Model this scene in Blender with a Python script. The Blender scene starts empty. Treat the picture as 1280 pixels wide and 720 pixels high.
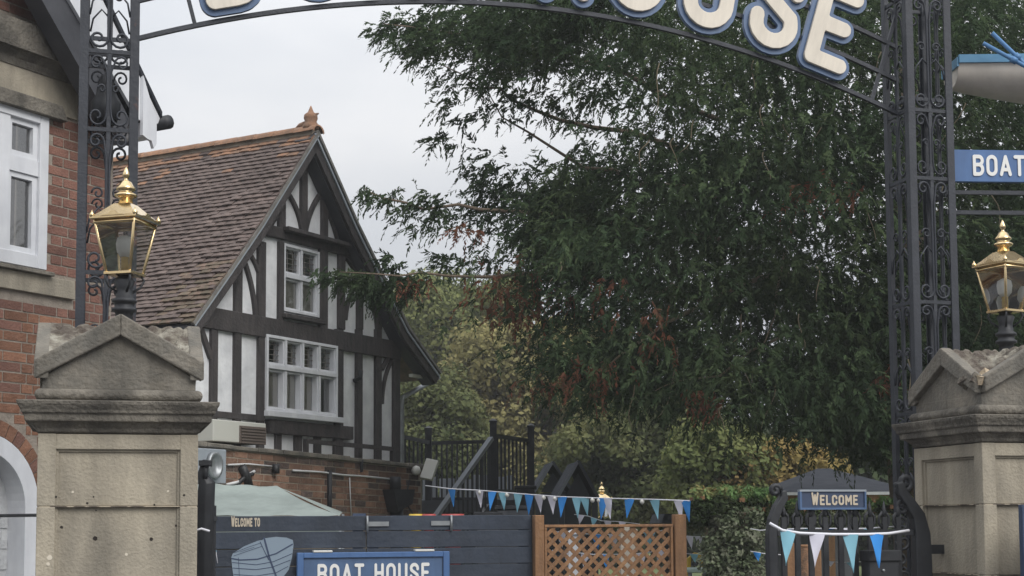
import bpy, math, random
import numpy as np
from math import sin, cos, pi, radians, sqrt, atan2
from mathutils import Vector, Matrix
random.seed(7); rng = np.random.default_rng(7)
SC = bpy.context.scene
COL = SC.collection

# ------------------------------------------------------------------ camera
FPX, CX, CY, EYE = 1900.0, 640.0, 505.0, 1.6
PITCH, ROLL = radians(4.52), 0.006
Fv = Vector((0, cos(PITCH), sin(PITCH)))
R0 = Vector((1, 0, 0)); U0 = Vector((0, -sin(PITCH), cos(PITCH)))
Rv = (R0 - ROLL*U0).normalized(); Uv = (U0 + ROLL*R0).normalized()
CAM = Vector((0, 0, EYE))
cd = bpy.data.cameras.new('camera'); cam = bpy.data.objects.new('camera', cd); COL.objects.link(cam)
cam.matrix_world = Matrix(((Rv.x, Uv.x, -Fv.x, 0), (Rv.y, Uv.y, -Fv.y, 0), (Rv.z, Uv.z, -Fv.z, EYE), (0, 0, 0, 1)))
cd.sensor_width = 36.0; cd.lens = 36.0*FPX/1280.0
cd.shift_y = (CY-360.0)/1280.0
cd.clip_end = 2000
SC.camera = cam

# ------------------------------------------------------------------ world and sun (overcast)
W = bpy.data.worlds.new("World"); SC.world = W; W.use_nodes = True
nt = W.node_tree; nt.nodes.clear()
o_ = nt.nodes.new('ShaderNodeOutputWorld'); bg = nt.nodes.new('ShaderNodeBackground')
sky = nt.nodes.new('ShaderNodeTexSky'); sky.sky_type = 'NISHITA'; sky.sun_disc = False
SUN_EL, SUN_ROT = radians(40), radians(140)
sky.sun_elevation = SUN_EL; sky.sun_rotation = SUN_ROT
skyb = nt.nodes.new('ShaderNodeVectorMath'); skyb.operation = 'SCALE'; skyb.inputs['Scale'].default_value = 0.06
nt.links.new(sky.outputs[0], skyb.inputs[0])
tc = nt.nodes.new('ShaderNodeTexCoord'); mp = nt.nodes.new('ShaderNodeMapping'); mp.inputs['Scale'].default_value = (1, 1, 2.6)
nz = nt.nodes.new('ShaderNodeTexNoise'); nz.inputs['Scale'].default_value = 2.2; nz.inputs['Detail'].default_value = 6; nz.inputs['Roughness'].default_value = 0.5
rp = nt.nodes.new('ShaderNodeValToRGB')
rp.color_ramp.elements[0].position = 0.34; rp.color_ramp.elements[0].color = (0.55, 0.59, 0.65, 1)
rp.color_ramp.elements[1].position = 0.66; rp.color_ramp.elements[1].color = (0.84, 0.845, 0.86, 1)
nt.links.new(tc.outputs['Generated'], mp.inputs[0]); nt.links.new(mp.outputs[0], nz.inputs['Vector']); nt.links.new(nz.outputs[0], rp.inputs[0])
mx = nt.nodes.new('ShaderNodeMix'); mx.data_type = 'RGBA'; mx.inputs[0].default_value = 0.94
nt.links.new(skyb.outputs[0], mx.inputs[6]); nt.links.new(rp.outputs[0], mx.inputs[7])
nt.links.new(mx.outputs[2], bg.inputs[0])
# overcast sky: luminance rises from the horizon to the zenith as (1 + 2 sin(elevation)) / 3
sx_ = nt.nodes.new('ShaderNodeSeparateXYZ'); nt.links.new(tc.outputs['Generated'], sx_.inputs[0])
c1_ = nt.nodes.new('ShaderNodeMath'); c1_.operation = 'MAXIMUM'; c1_.inputs[1].default_value = 0.0; nt.links.new(sx_.outputs[2], c1_.inputs[0])
c2_ = nt.nodes.new('ShaderNodeMath'); c2_.operation = 'MULTIPLY_ADD'; c2_.inputs[1].default_value = 1.60; c2_.inputs[2].default_value = 0.56; nt.links.new(c1_.outputs[0], c2_.inputs[0]); nt.links.new(c2_.outputs[0], bg.inputs[1])
nt.links.new(bg.outputs[0], o_.inputs[0])
sl = bpy.data.lights.new('sun', 'SUN'); sl.energy = 1.9; sl.angle = radians(35); sl.color = (1, 0.97, 0.93)
so = bpy.data.objects.new('sun', sl); COL.objects.link(so)
sdir = Vector((sin(SUN_ROT)*cos(SUN_EL), cos(SUN_ROT)*cos(SUN_EL), sin(SUN_EL)))   # towards the sun
so.rotation_euler = sdir.to_track_quat('Z', 'Y').to_euler(); so.location = (0, -5, 20)
SC.view_settings.view_transform = 'Standard'; SC.view_settings.look = 'None'
SC.view_settings.exposure = 0.22; SC.view_settings.gamma = 1.0
SC.cycles.max_bounces = 6; SC.cycles.transparent_max_bounces = 12

# ------------------------------------------------------------------ helpers: projection
def P(px, py, Y):
    d = Fv + Rv*((px-CX)/FPX) + Uv*((CY-py)/FPX)
    return CAM + d*(Y/d.y)
def proj(p):
    d = Vector(p)-CAM; w = d.dot(Fv)
    return CX+FPX*d.dot(Rv)/w, CY-FPX*d.dot(Uv)/w
class Plane:
    """vertical plane: origin (x,y), rotz; local x along it, local y into the depth, local z up"""
    def __init__(s, o, rotz):
        s.o = Vector((o[0], o[1], 0)); s.rz = rotz
        s.u = Vector((cos(rotz), sin(rotz), 0)); s.v = Vector((-sin(rotz), cos(rotz), 0))
    def hit(s, px, py, off=0.0):
        """pixel -> local (x, z) on the plane at local y = off"""
        d = Fv + Rv*((px-CX)/FPX) + Uv*((CY-py)/FPX)
        t = ((s.o + s.v*off) - CAM).dot(s.v)/d.dot(s.v)
        p = CAM + d*t
        return (p-s.o).dot(s.u), p.z
    def world(s, x, y, z): return s.o + s.u*x + s.v*y + Vector((0, 0, z))

# ------------------------------------------------------------------ helpers: objects
def tag(o, label=None, cat=None, group=None, kind=None):
    if label: o['label'] = label
    if cat: o['category'] = cat
    if group: o['group'] = group
    if kind: o['kind'] = kind
    return o
def thing(name, label, cat, loc=(0, 0, 0), rz=0.0, group=None):
    o = bpy.data.objects.new(name, None); COL.objects.link(o)
    o.location = loc; o.rotation_euler = (0, 0, rz); o.empty_display_size = 0.1
    return tag(o, label, cat, group)
def link(name, me, mat=None, parent=None, loc=None, rot=None, scale=None):
    o = bpy.data.objects.new(name, me); COL.objects.link(o)
    if mat is not None and len(me.materials) == 0: me.materials.append(mat)
    if parent is not None: o.parent = parent
    if loc is not None: o.location = loc
    if rot is not None: o.rotation_euler = rot
    if scale is not None: o.scale = scale
    return o
def bev(o, w=0.005, seg=2):
    m = o.modifiers.new('bevel', 'BEVEL'); m.width = w; m.segments = seg; m.limit_method = 'ANGLE'; m.angle_limit = radians(35)
    return o
class MB:
    def __init__(s): s.v = []; s.f = []; s.sm = []
    def add(s, vs, fs, smooth=False):
        b = len(s.v); s.v += [tuple(q) for q in vs]; s.f += [tuple(b+i for i in f) for f in fs]; s.sm += [smooth]*len(fs); return s
    def box(s, x0, x1, y0, y1, z0, z1):
        return s.add([(x0,y0,z0),(x1,y0,z0),(x1,y1,z0),(x0,y1,z0),(x0,y0,z1),(x1,y0,z1),(x1,y1,z1),(x0,y1,z1)],
              [(0,3,2,1),(4,5,6,7),(0,1,5,4),(1,2,6,5),(2,3,7,6),(3,0,4,7)])
    def prism(s, poly, y0, y1):
        """poly in xz, extruded along y from y0 (front) to y1"""
        a = sum(poly[i][0]*poly[(i+1) % len(poly)][1]-poly[(i+1) % len(poly)][0]*poly[i][1] for i in range(len(poly)))
        if a < 0: poly = poly[::-1]
        n = len(poly)
        vs = [(x, y0, z) for x, z in poly]+[(x, y1, z) for x, z in poly]
        fs = [tuple(range(n)), tuple(range(2*n-1, n-1, -1))]+[((i+1) % n, i, n+i, n+(i+1) % n) for i in range(n)]
        return s.add(vs, fs)
    def bar(s, a, b, w, d, up=(0, 0, 1)):
        a = Vector(a); b = Vector(b); t = (b-a).normalized(); upv = Vector(up)
        if abs(t.dot(upv)) > 0.98: upv = Vector((0, 1, 0))
        e1 = t.cross(upv).normalized(); e2 = e1.cross(t).normalized()
        vs = []
        for p in (a, b):
            for i, j in ((-1,-1),(1,-1),(1,1),(-1,1)): vs.append(p+e1*(i*w/2)+e2*(j*d/2))
        return s.add(vs, [(0,1,2,3),(7,6,5,4),(0,4,5,1),(1,5,6,2),(2,6,7,3),(3,7,4,0)])
    def tube(s, pts, r, n=6, cap=True):
        pts = [Vector(p) for p in pts]; m = len(pts)
        rs = r if isinstance(r, (list, tuple)) else [r]*m
        vs = []; pe = None
        for i, p in enumerate(pts):
            t = (pts[min(i+1, m-1)]-pts[max(i-1, 0)]).normalized()
            if pe is None:
                pe = t.cross(Vector((0, 0, 1)))
                if pe.length < 0.05: pe = t.cross(Vector((0, 1, 0)))
                pe.normalize()
            e1 = (pe - t*pe.dot(t)).normalized(); pe = e1; e2 = t.cross(e1)
            for k in range(n):
                a = 2*pi*k/n; vs.append(p+(e1*cos(a)+e2*sin(a))*rs[i])
        fs = [(i*n+k, i*n+(k+1) % n, (i+1)*n+(k+1) % n, (i+1)*n+k) for i in range(m-1) for k in range(n)]
        if cap: fs += [tuple(range(n-1, -1, -1)), tuple((m-1)*n+k for k in range(n))]
        return s.add(vs, fs, True)
    def lathe(s, prof, c=(0, 0), n=20, sq=False, rot=0.0, smooth=None):
        """prof: list of (r, z)"""
        if sq: n = 4; rot += pi/4
        k = sqrt(2) if sq else 1
        vs = []; m = len(prof)
        for r, z in prof:
            for i in range(n):
                a = 2*pi*i/n+rot; vs.append((c[0]+r*k*cos(a), c[1]+r*k*sin(a), z))
        fs = [(i*n+j, i*n+(j+1) % n, (i+1)*n+(j+1) % n, (i+1)*n+j) for i in range(m-1) for j in range(n)]
        fs += [tuple(range(n-1, -1, -1)), tuple((m-1)*n+j for j in range(n))]
        return s.add(vs, fs, (not sq) if smooth is None else smooth)
    def mesh(s, name):
        me = bpy.data.meshes.new(name); me.from_pydata(s.v, [], s.f)
        me.polygons.foreach_set('use_smooth', s.sm); me.update(); return me
    def build(s, name, mat, parent=None, loc=None, rot=None): return link(name, s.mesh(name), mat, parent, loc, rot)
def ribbon(pts, w):
    """2D polygon following a centre line; w a number or list"""
    n = len(pts); ws = w if isinstance(w, list) else [w]*n; L = []; Rr = []
    for i in range(n):
        a = pts[max(i-1, 0)]; b = pts[min(i+1, n-1)]; dx, dz = b[0]-a[0], b[1]-a[1]; l = sqrt(dx*dx+dz*dz) or 1
        nx, nz_ = -dz/l, dx/l
        L.append((pts[i][0]+nx*ws[i]/2, pts[i][1]+nz_*ws[i]/2)); Rr.append((pts[i][0]-nx*ws[i]/2, pts[i][1]-nz_*ws[i]/2))
    return L+Rr[::-1]
def bez(a, b, c, n=8): return [tuple((1-t)**2*a[k]+2*t*(1-t)*b[k]+t*t*c[k] for k in range(len(a))) for t in [i/n for i in range(n+1)]]

# ------------------------------------------------------------------ materials
def mat(name, col, rough=0.7, var=0.0, col2=None, scale=8.0, bump=0.0, bscale=None, metal=0.0, obj_random=0.0, det=5.0, spec=0.5, streak=None, ramp=(0.35, 0.65), col3=None, grime=0.0, gscale=1.6):
    m = bpy.data.materials.new(name); m.use_nodes = True; t = m.node_tree; b = t.nodes['Principled BSDF']
    b.inputs['Roughness'].default_value = rough; b.inputs['Metallic'].default_value = metal; b.inputs['Specular IOR Level'].default_value = spec
    b.inputs['Base Color'].default_value = (*col, 1)
    tcn = t.nodes.new('ShaderNodeTexCoord'); src = tcn.outputs['Object']
    if obj_random:
        oi = t.nodes.new('ShaderNodeObjectInfo'); ad = t.nodes.new('ShaderNodeVectorMath'); ad.operation = 'ADD'
        sc_ = t.nodes.new('ShaderNodeVectorMath'); sc_.operation = 'SCALE'; sc_.inputs[0].default_value = (31, 17, 53)
        t.links.new(oi.outputs['Random'], sc_.inputs['Scale']); t.links.new(src, ad.inputs[0]); t.links.new(sc_.outputs[0], ad.inputs[1]); src = ad.outputs[0]
    last = None
    if col2 is not None:
        if streak:
            mp_ = t.nodes.new('ShaderNodeMapping'); mp_.inputs['Scale'].default_value = streak; t.links.new(src, mp_.inputs[0]); s2 = mp_.outputs[0]
        else: s2 = src
        n_ = t.nodes.new('ShaderNodeTexNoise'); n_.inputs['Scale'].default_value = scale; n_.inputs['Detail'].default_value = det; n_.inputs['Roughness'].default_value = 0.6
        r_ = t.nodes.new('ShaderNodeValToRGB'); r_.color_ramp.elements[0].position = ramp[0]; r_.color_ramp.elements[1].position = ramp[1]
        r_.color_ramp.elements[0].color = (*col, 1); r_.color_ramp.elements[1].color = (*col2, 1)
        if col3 is not None:
            e = r_.color_ramp.elements.new(ramp[1]+0.09); e.color = (*col3, 1)
        t.links.new(s2, n_.inputs['Vector']); t.links.new(n_.outputs[0], r_.inputs[0]); last = r_.outputs[0]
    if obj_random:
        h = t.nodes.new('ShaderNodeHueSaturation')
        mr = t.nodes.new('ShaderNodeMapRange'); mr.inputs[3].default_value = 1-obj_random; mr.inputs[4].default_value = 1+obj_random
        t.links.new(oi.outputs['Random'], mr.inputs[0]); t.links.new(mr.outputs[0], h.inputs['Value'])
        if last: t.links.new(last, h.inputs['Color'])
        else: h.inputs['Color'].default_value = (*col, 1)
        last = h.outputs[0]
    if grime and last:
        gm = t.nodes.new('ShaderNodeMapping'); gm.inputs['Scale'].default_value = (2.2, 2.2, 0.45); gn = t.nodes.new('ShaderNodeTexNoise'); gn.inputs['Scale'].default_value = gscale; gn.inputs['Detail'].default_value = 9; gn.inputs['Roughness'].default_value = 0.68
        gr = t.nodes.new('ShaderNodeMapRange'); gr.inputs[1].default_value = 0.38; gr.inputs[2].default_value = 0.62; gr.inputs[3].default_value = 1-grime; gr.inputs[4].default_value = 1.0
        gx = t.nodes.new('ShaderNodeVectorMath'); gx.operation = 'SCALE'
        t.links.new(src, gm.inputs[0]); t.links.new(gm.outputs[0], gn.inputs['Vector']); t.links.new(gn.outputs[0], gr.inputs[0]); t.links.new(last, gx.inputs[0]); t.links.new(gr.outputs[0], gx.inputs['Scale']); last = gx.outputs[0]
    if last: t.links.new(last, b.inputs['Base Color'])
    if bump:
        nb = t.nodes.new('ShaderNodeTexNoise'); nb.inputs['Scale'].default_value = bscale or scale*4; nb.inputs['Detail'].default_value = 6
        bp = t.nodes.new('ShaderNodeBump'); bp.inputs['Strength'].default_value = bump; bp.inputs['Distance'].default_value = 0.02
        t.links.new(src, nb.inputs['Vector']); t.links.new(nb.outputs[0], bp.inputs['Height']); t.links.new(bp.outputs[0], b.inputs['Normal'])
    return m
M = {}
M['iron'] = mat('iron_paint', (0.014, 0.017, 0.025), 0.55, col2=(0.026, 0.030, 0.040), scale=9, bump=0.15, bscale=60)
M['rust_iron'] = mat('rusty_iron_paint', (0.014, 0.017, 0.025), 0.5, col2=(0.16, 0.055, 0.03), scale=5, ramp=(0.60, 0.74), bump=0.2)
M['black'] = mat('black_paint', (0.011, 0.012, 0.015), 0.55, col2=(0.024, 0.026, 0.030), scale=7, bump=0.1)
M['stone'] = mat('buff_stone', (0.42, 0.37, 0.285), 0.9, col2=(0.25, 0.225, 0.18), scale=3.2, bump=0.35, bscale=70, streak=(1, 1, .45), ramp=(0.38, 0.72), det=8, grime=0.34, gscale=1.6)
M['stone_dark'] = mat('weathered_stone', (0.105, 0.095, 0.08), 0.95, col2=(0.25, 0.225, 0.185), scale=4.5, bump=0.7, bscale=45, det=9, ramp=(0.40, 0.66), col3=(0.36, 0.34, 0.28), grime=0.3, gscale=2.5)
M['stone_mid'] = mat('grey_stone', (0.15, 0.14, 0.12), 0.95, col2=(0.26, 0.23, 0.185), scale=5, bump=0.6, bscale=50, det=9, ramp=(0.38, 0.68), grime=0.38, gscale=2.2)
M['stone_rough'] = mat('eroded_lichen_stone', (0.085, 0.068, 0.055), 1.0, col2=(0.20, 0.18, 0.145), scale=11, bump=1.0, bscale=40, det=9, ramp=(0.40, 0.54), col3=(0.31, 0.29, 0.24))
M['stone_broken'] = mat('fresh_broken_stone', (0.52, 0.43, 0.31), 1.0, col2=(0.40, 0.31, 0.21), scale=9, bump=0.8, bscale=30)
M['stone_joint'] = mat('lime_joint', (0.42, 0.36, 0.27), 1.0, col2=(0.12, 0.10, 0.08), scale=14, ramp=(0.48, 0.56))
M['hole'] = mat('dark_hole', (0.02, 0.015, 0.012), 1.0)
M['chip'] = mat('chipped_stone', (0.6, 0.54, 0.44), 1.0)
M['brass'] = mat('brass', (0.86, 0.68, 0.40), 0.20, metal=1.0, col2=(0.62, 0.46, 0.25), scale=6, bump=0.05, bscale=12)
M['brick'] = mat('red_brick', (0.225, 0.105, 0.062), 0.9, col2=(0.30, 0.150, 0.092), scale=9, bump=0.5, bscale=60, obj_random=0.28, grime=0.2, gscale=2)
M['brick_dark'] = mat('purple_red_brick', (0.165, 0.080, 0.060), 0.9, col2=(0.22, 0.11, 0.08), scale=9, bump=0.5, bscale=60, obj_random=0.25)
M['brick_old'] = mat('old_orange_brick', (0.21, 0.115, 0.075), 0.95, col2=(0.29, 0.175, 0.12), scale=12, bump=0.6, bscale=50, obj_random=0.42, grime=0.35, gscale=1.5)
M['brick_blackish'] = mat('blackish_brick', (0.075, 0.062, 0.055), 0.95, col2=(0.15, 0.10, 0.08), scale=12, bump=0.6, bscale=50, obj_random=0.4)
M['mortar'] = mat('mortar', (0.33, 0.285, 0.235), 1.0, col2=(0.24, 0.205, 0.17), scale=11, bump=0.5)
M['mortar_old'] = mat('old_mortar', (0.40, 0.34, 0.27), 1.0, col2=(0.22, 0.19, 0.155), scale=3, bump=0.5)
M['white'] = mat('white_paint', (0.74, 0.75, 0.77), 0.5, col2=(0.64, 0.65, 0.68), scale=3, bump=0.05, grime=0.14, gscale=2)
M['white_brick'] = mat('white_painted_brick', (0.60, 0.61, 0.61), 0.7, col2=(0.48, 0.49, 0.50), scale=5, bump=0.4, bscale=40, grime=0.25, gscale=2)
M['plaster'] = mat('roughcast_render', (0.83, 0.84, 0.85), 0.95, col2=(0.66, 0.67, 0.69), scale=4, bump=0.6, bscale=14, det=8, grime=0.12, gscale=1.3)
M['timber'] = mat('black_timber', (0.040, 0.036, 0.037), 0.75, col2=(0.072, 0.062, 0.060), scale=6, bump=0.5, bscale=30, streak=(3, 3, 0.6), grime=0.3, gscale=2)
M['soffit'] = mat('black_soffit', (0.035, 0.036, 0.043), 0.6, col2=(0.055, 0.056, 0.064), scale=4, bump=0.2)
M['tile'] = mat('clay_tile', (0.130, 0.096, 0.085), 0.95, col2=(0.180, 0.136, 0.118), scale=7, bump=0.5, bscale=40, obj_random=0.09, grime=0.38, gscale=1)
M['tile_orange'] = mat('orange_clay_tile', (0.31, 0.165, 0.095), 0.9, col2=(0.20, 0.125, 0.085), scale=9, bump=0.5, bscale=40, obj_random=0.22)
M['tile_moss'] = mat('mossy_clay_tile', (0.10, 0.085, 0.055), 0.95, col2=(0.18, 0.12, 0.09), scale=9, bump=0.5, obj_random=0.2)
M['lead'] = mat('grey_lead', (0.22, 0.21, 0.19), 0.7, col2=(0.14, 0.13, 0.12), scale=9, bump=0.3)
M['navy'] = mat('navy_boards', (0.024, 0.035, 0.056), 0.65, col2=(0.036, 0.048, 0.070), scale=3, bump=0.25, bscale=25, obj_random=0.12, streak=(0.6, 3, 6), grime=0.35, gscale=1.5)
M['navy_plain'] = mat('navy_paint', (0.035, 0.055, 0.105), 0.5)
M['blue'] = mat('sign_blue', (0.075, 0.165, 0.36), 0.45, col2=(0.065, 0.14, 0.31), scale=4, bump=0.05, grime=0.2, gscale=3)
M['blue_edge'] = mat('sign_edge_blue', (0.085, 0.15, 0.28), 0.4, col2=(0.075, 0.13, 0.24), scale=4, grime=0.2, gscale=4)
M['boat_blue'] = mat('gunwale_blue', (0.13, 0.30, 0.46), 0.4, col2=(0.10, 0.25, 0.40), scale=5)
M['oar_blue'] = mat('oar_blue', (0.07, 0.19, 0.38), 0.45)
M['cream'] = mat('cream_letter', (0.74, 0.67, 0.56), 0.45, col2=(0.68, 0.61, 0.51), scale=3, grime=0.16, gscale=4)
M['letter_white'] = mat('white_letter', (0.78, 0.77, 0.74), 0.5)
M['gold_letter'] = mat('tan_letter', (0.50, 0.43, 0.33), 0.6)
M['hull'] = mat('cream_hull', (0.80, 0.73, 0.64), 0.4, col2=(0.72, 0.65, 0.57), scale=2, grime=0.15, gscale=2)
M['canvas'] = mat('sage_canvas', (0.30, 0.345, 0.32), 0.9, col2=(0.255, 0.295, 0.275), scale=3, bump=0.2, bscale=10, grime=0.2, gscale=1.2)
M['pine'] = mat('stained_pine', (0.36, 0.19, 0.085), 0.7, col2=(0.24, 0.125, 0.06), scale=5, bump=0.3, bscale=40, streak=(4, 4, 0.5), obj_random=0.12, grime=0.3, gscale=3)
M['log'] = mat('log_bark', (0.30, 0.16, 0.085), 0.9, col2=(0.11, 0.07, 0.045), scale=16, bump=0.6)
M['grey_metal'] = mat('grey_box_metal', (0.30, 0.33, 0.36), 0.5, col2=(0.26, 0.29, 0.32), scale=3)
M['galv'] = mat('galvanised_steel', (0.32, 0.34, 0.35), 0.4, metal=0.5, col2=(0.24, 0.25, 0.26), scale=9)
M['brown_vent'] = mat('brown_louvre', (0.12, 0.095, 0.08), 0.7)
M['cream_box'] = mat('cream_box_paint', (0.50, 0.50, 0.45), 0.6)
M['grey_board'] = mat('grey_board', (0.20, 0.215, 0.235), 0.8, obj_random=0.15)
M['anthracite'] = mat('anthracite_cladding', (0.055, 0.060, 0.070), 0.7, col2=(0.075, 0.08, 0.09), scale=3)
M['slate'] = mat('dark_roof_sheet', (0.030, 0.033, 0.040), 1.0, spec=0.1, col2=(0.045, 0.048, 0.056), scale=3, bump=0.3)
M['white_plastic'] = mat('white_plastic', (0.66, 0.65, 0.60), 0.4)
M['cable'] = mat('black_cable', (0.02, 0.02, 0.022), 0.5)
M['cable_white'] = mat('white_cable', (0.6, 0.6, 0.6), 0.5)
M['yellow'] = mat('yellow_paint', (0.70, 0.48, 0.05), 0.4)
M['red'] = mat('red_plastic', (0.45, 0.07, 0.06), 0.5)
M['pale_green'] = mat('pale_green_top', (0.42, 0.52, 0.46), 0.5)
M['bulb'] = mat('opal_bulb', (0.75, 0.74, 0.70), 0.4)
M['ball_yellow'] = mat('yellow_led', (0.55, 0.38, 0.12), 0.5)
M['cord'] = mat('white_tape', (0.68, 0.68, 0.72), 0.8)
M['f_blue'] = mat('bright_blue_cloth', (0.035, 0.25, 0.66), 0.8)
M['f_teal'] = mat('pale_teal_cloth', (0.22, 0.46, 0.56), 0.8)
M['f_white'] = mat('lilac_white_cloth', (0.60, 0.59, 0.67), 0.8)
M['asphalt'] = mat('asphalt', (0.05, 0.05, 0.052), 0.95, col2=(0.075, 0.073, 0.07), scale=30, bump=0.4)
M['grass'] = mat('lawn', (0.10, 0.135, 0.045), 1.0, col2=(0.16, 0.18, 0.07), scale=2.5, bump=0.6, bscale=40)
M['curtain'] = mat('pale_blind', (0.60, 0.57, 0.50), 0.9)
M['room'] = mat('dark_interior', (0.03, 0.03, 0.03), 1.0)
M['bark'] = mat('brown_bark', (0.115, 0.085, 0.06), 0.95, col2=(0.19, 0.145, 0.105), scale=14, bump=0.7, streak=(3, 3, 0.6))
M['twig'] = mat('pale_twig', (0.12, 0.10, 0.065), 0.95, col2=(0.18, 0.15, 0.095), scale=8)
def glass(name, tint, tr=0.6, rough=0.03):
    m = bpy.data.materials.new(name); m.use_nodes = True; t = m.node_tree; t.nodes.clear()
    o = t.nodes.new('ShaderNodeOutputMaterial'); a = t.nodes.new('ShaderNodeBsdfTransparent'); g = t.nodes.new('ShaderNodeBsdfGlossy'); x = t.nodes.new('ShaderNodeMixShader')
    a.inputs[0].default_value = (*tint, 1); g.inputs['Roughness'].default_value = rough
    fr = t.nodes.new('ShaderNodeFresnel'); fr.inputs[0].default_value = 1.5
    ma = t.nodes.new('ShaderNodeMath'); ma.operation = 'MULTIPLY_ADD'; ma.inputs[1].default_value = 1.0; ma.inputs[2].default_value = 1-tr; ma.use_clamp = True
    t.links.new(fr.outputs[0], ma.inputs[0]); t.links.new(ma.outputs[0], x.inputs[0])
    t.links.new(a.outputs[0], x.inputs[1]); t.links.new(g.outputs[0], x.inputs[2]); t.links.new(x.outputs[0], o.inputs[0]); return m
M['glass'] = glass('window_glass', (0.93, 0.95, 0.96), 0.78)
M['lamp_glass'] = glass('lantern_glass', (0.95, 0.96, 0.95), 0.90)
def leafmat(name, c1, c2, c3, scale=0.9, trans=0.25):
    m = bpy.data.materials.new(name); m.use_nodes = True; t = m.node_tree; t.nodes.clear()
    o = t.nodes.new('ShaderNodeOutputMaterial'); d = t.nodes.new('ShaderNodeBsdfDiffuse'); tl = t.nodes.new('ShaderNodeBsdfTranslucent'); x = t.nodes.new('ShaderNodeMixShader'); x.inputs[0].default_value = trans
    tcn = t.nodes.new('ShaderNodeTexCoord'); n = t.nodes.new('ShaderNodeTexNoise'); n.inputs['Scale'].default_value = scale; n.inputs['Detail'].default_value = 8; n.inputs['Roughness'].default_value = 0.75
    r = t.nodes.new('ShaderNodeValToRGB'); r.color_ramp.elements[0].position = 0.36; r.color_ramp.elements[0].color = (*c1, 1); r.color_ramp.elements[1].position = 0.66; r.color_ramp.elements[1].color = (*c3, 1)
    e = r.color_ramp.elements.new(0.5); e.color = (*c2, 1)
    t.links.new(tcn.outputs['Object'], n.inputs['Vector']); t.links.new(n.outputs[0], r.inputs[0])
    t.links.new(r.outputs[0], d.inputs[0]); t.links.new(r.outputs[0], tl.inputs[0]); t.links.new(d.outputs[0], x.inputs[1]); t.links.new(tl.outputs[0], x.inputs[2]); t.links.new(x.outputs[0], o.inputs[0]); return m
M['yew'] = leafmat('yew_needles', (0.025, 0.040, 0.024), (0.048, 0.073, 0.037), (0.095, 0.124, 0.058), 0.8)
M['dead'] = leafmat('dead_needles', (0.12, 0.055, 0.036), (0.18, 0.080, 0.05), (0.12, 0.08, 0.052), 2.0)
M['leaf_green'] = leafmat('green_leaves', (0.09, 0.115, 0.045), (0.16, 0.18, 0.07), (0.27, 0.265, 0.105), 0.5)
M['leaf_olive'] = leafmat('olive_leaves', (0.15, 0.145, 0.065), (0.25, 0.225, 0.10), (0.36, 0.30, 0.14), 0.45)
M['leaf_mid'] = leafmat('mid_leaves', (0.055, 0.072, 0.034), (0.11, 0.125, 0.055), (0.19, 0.185, 0.08), 0.5)
M['leaf_gold'] = leafmat('autumn_leaves', (0.17, 0.14, 0.055), (0.29, 0.225, 0.085), (0.36, 0.22, 0.10), 0.7)
M['leaf_dark'] = leafmat('dark_leaves', (0.03, 0.045, 0.022), (0.05, 0.07, 0.032), (0.08, 0.095, 0.045), 0.5)
M['ivy'] = leafmat('ivy_leaves', (0.08, 0.12, 0.06), (0.17, 0.20, 0.12), (0.38, 0.38, 0.29), 5.0)
M['ivy_top'] = leafmat('bright_ivy', (0.12, 0.24, 0.08), (0.22, 0.36, 0.14), (0.42, 0.25, 0.12), 3.0)

# ------------------------------------------------------------------ lettering from stroke distance fields
def arc(cx, cy, rx, ry, a0, a1, n=10): return [(cx+rx*cos(radians(a0+(a1-a0)*i/n)), cy+ry*sin(radians(a0+(a1-a0)*i/n))) for i in range(n+1)]
GL = {  # centre lines in a cell of width w, height 1
 'B': (0.46, [[(0,0),(0,1)],[(0,1),(.26,1)]+arc(.26,.77,.19,.23,90,-90)+[(0,.54)],[(.28,.54)]+arc(.26,.27,.20,.27,90,-90)+[(0,0)]]),
 'O': (0.46, [arc(.23,.74,.23,.26,0,180)+arc(.23,.26,.23,.26,180,360)+[(.46,.74)]]),
 'A': (0.50, [[(0,0),(.25,1),(.50,0)],[(.08,.27),(.42,.27)]]),
 'T': (0.46, [[(0,1),(.46,1)],[(.23,1),(.23,0)]]),
 'H': (0.44, [[(0,0),(0,1)],[(.44,0),(.44,1)],[(0,.52),(.44,.52)]]),
 'U': (0.45, [[(0,1),(0,.25)]+arc(.225,.25,.225,.25,180,360)+[(.45,1)]]),
 'S': (0.44, [[(.44,.74)]+arc(.22,.77,.22,.23,0,180)+[(.03,.66),(.22,.52),(.41,.38)]+arc(.22,.24,.22,.24,20,-180)+[(0,.30)]]),
 'E': (0.38, [[(.38,1),(0,1),(0,0),(.38,0)],[(0,.52),(.32,.52)]]),
 'W': (0.64, [[(0,1),(.16,0),(.32,.8),(.48,0),(.64,1)]]),
 'L': (0.36, [[(0,1),(0,0),(.36,0)]]),
 'C': (0.44, [[(.44,.72)]+arc(.22,.76,.22,.24,0,180)+arc(.22,.24,.22,.24,180,360)+[(.44,.28)]]),
 'M': (0.58, [[(0,0),(0,1),(.29,.35),(.58,1),(.58,0)]]),
}
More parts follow.
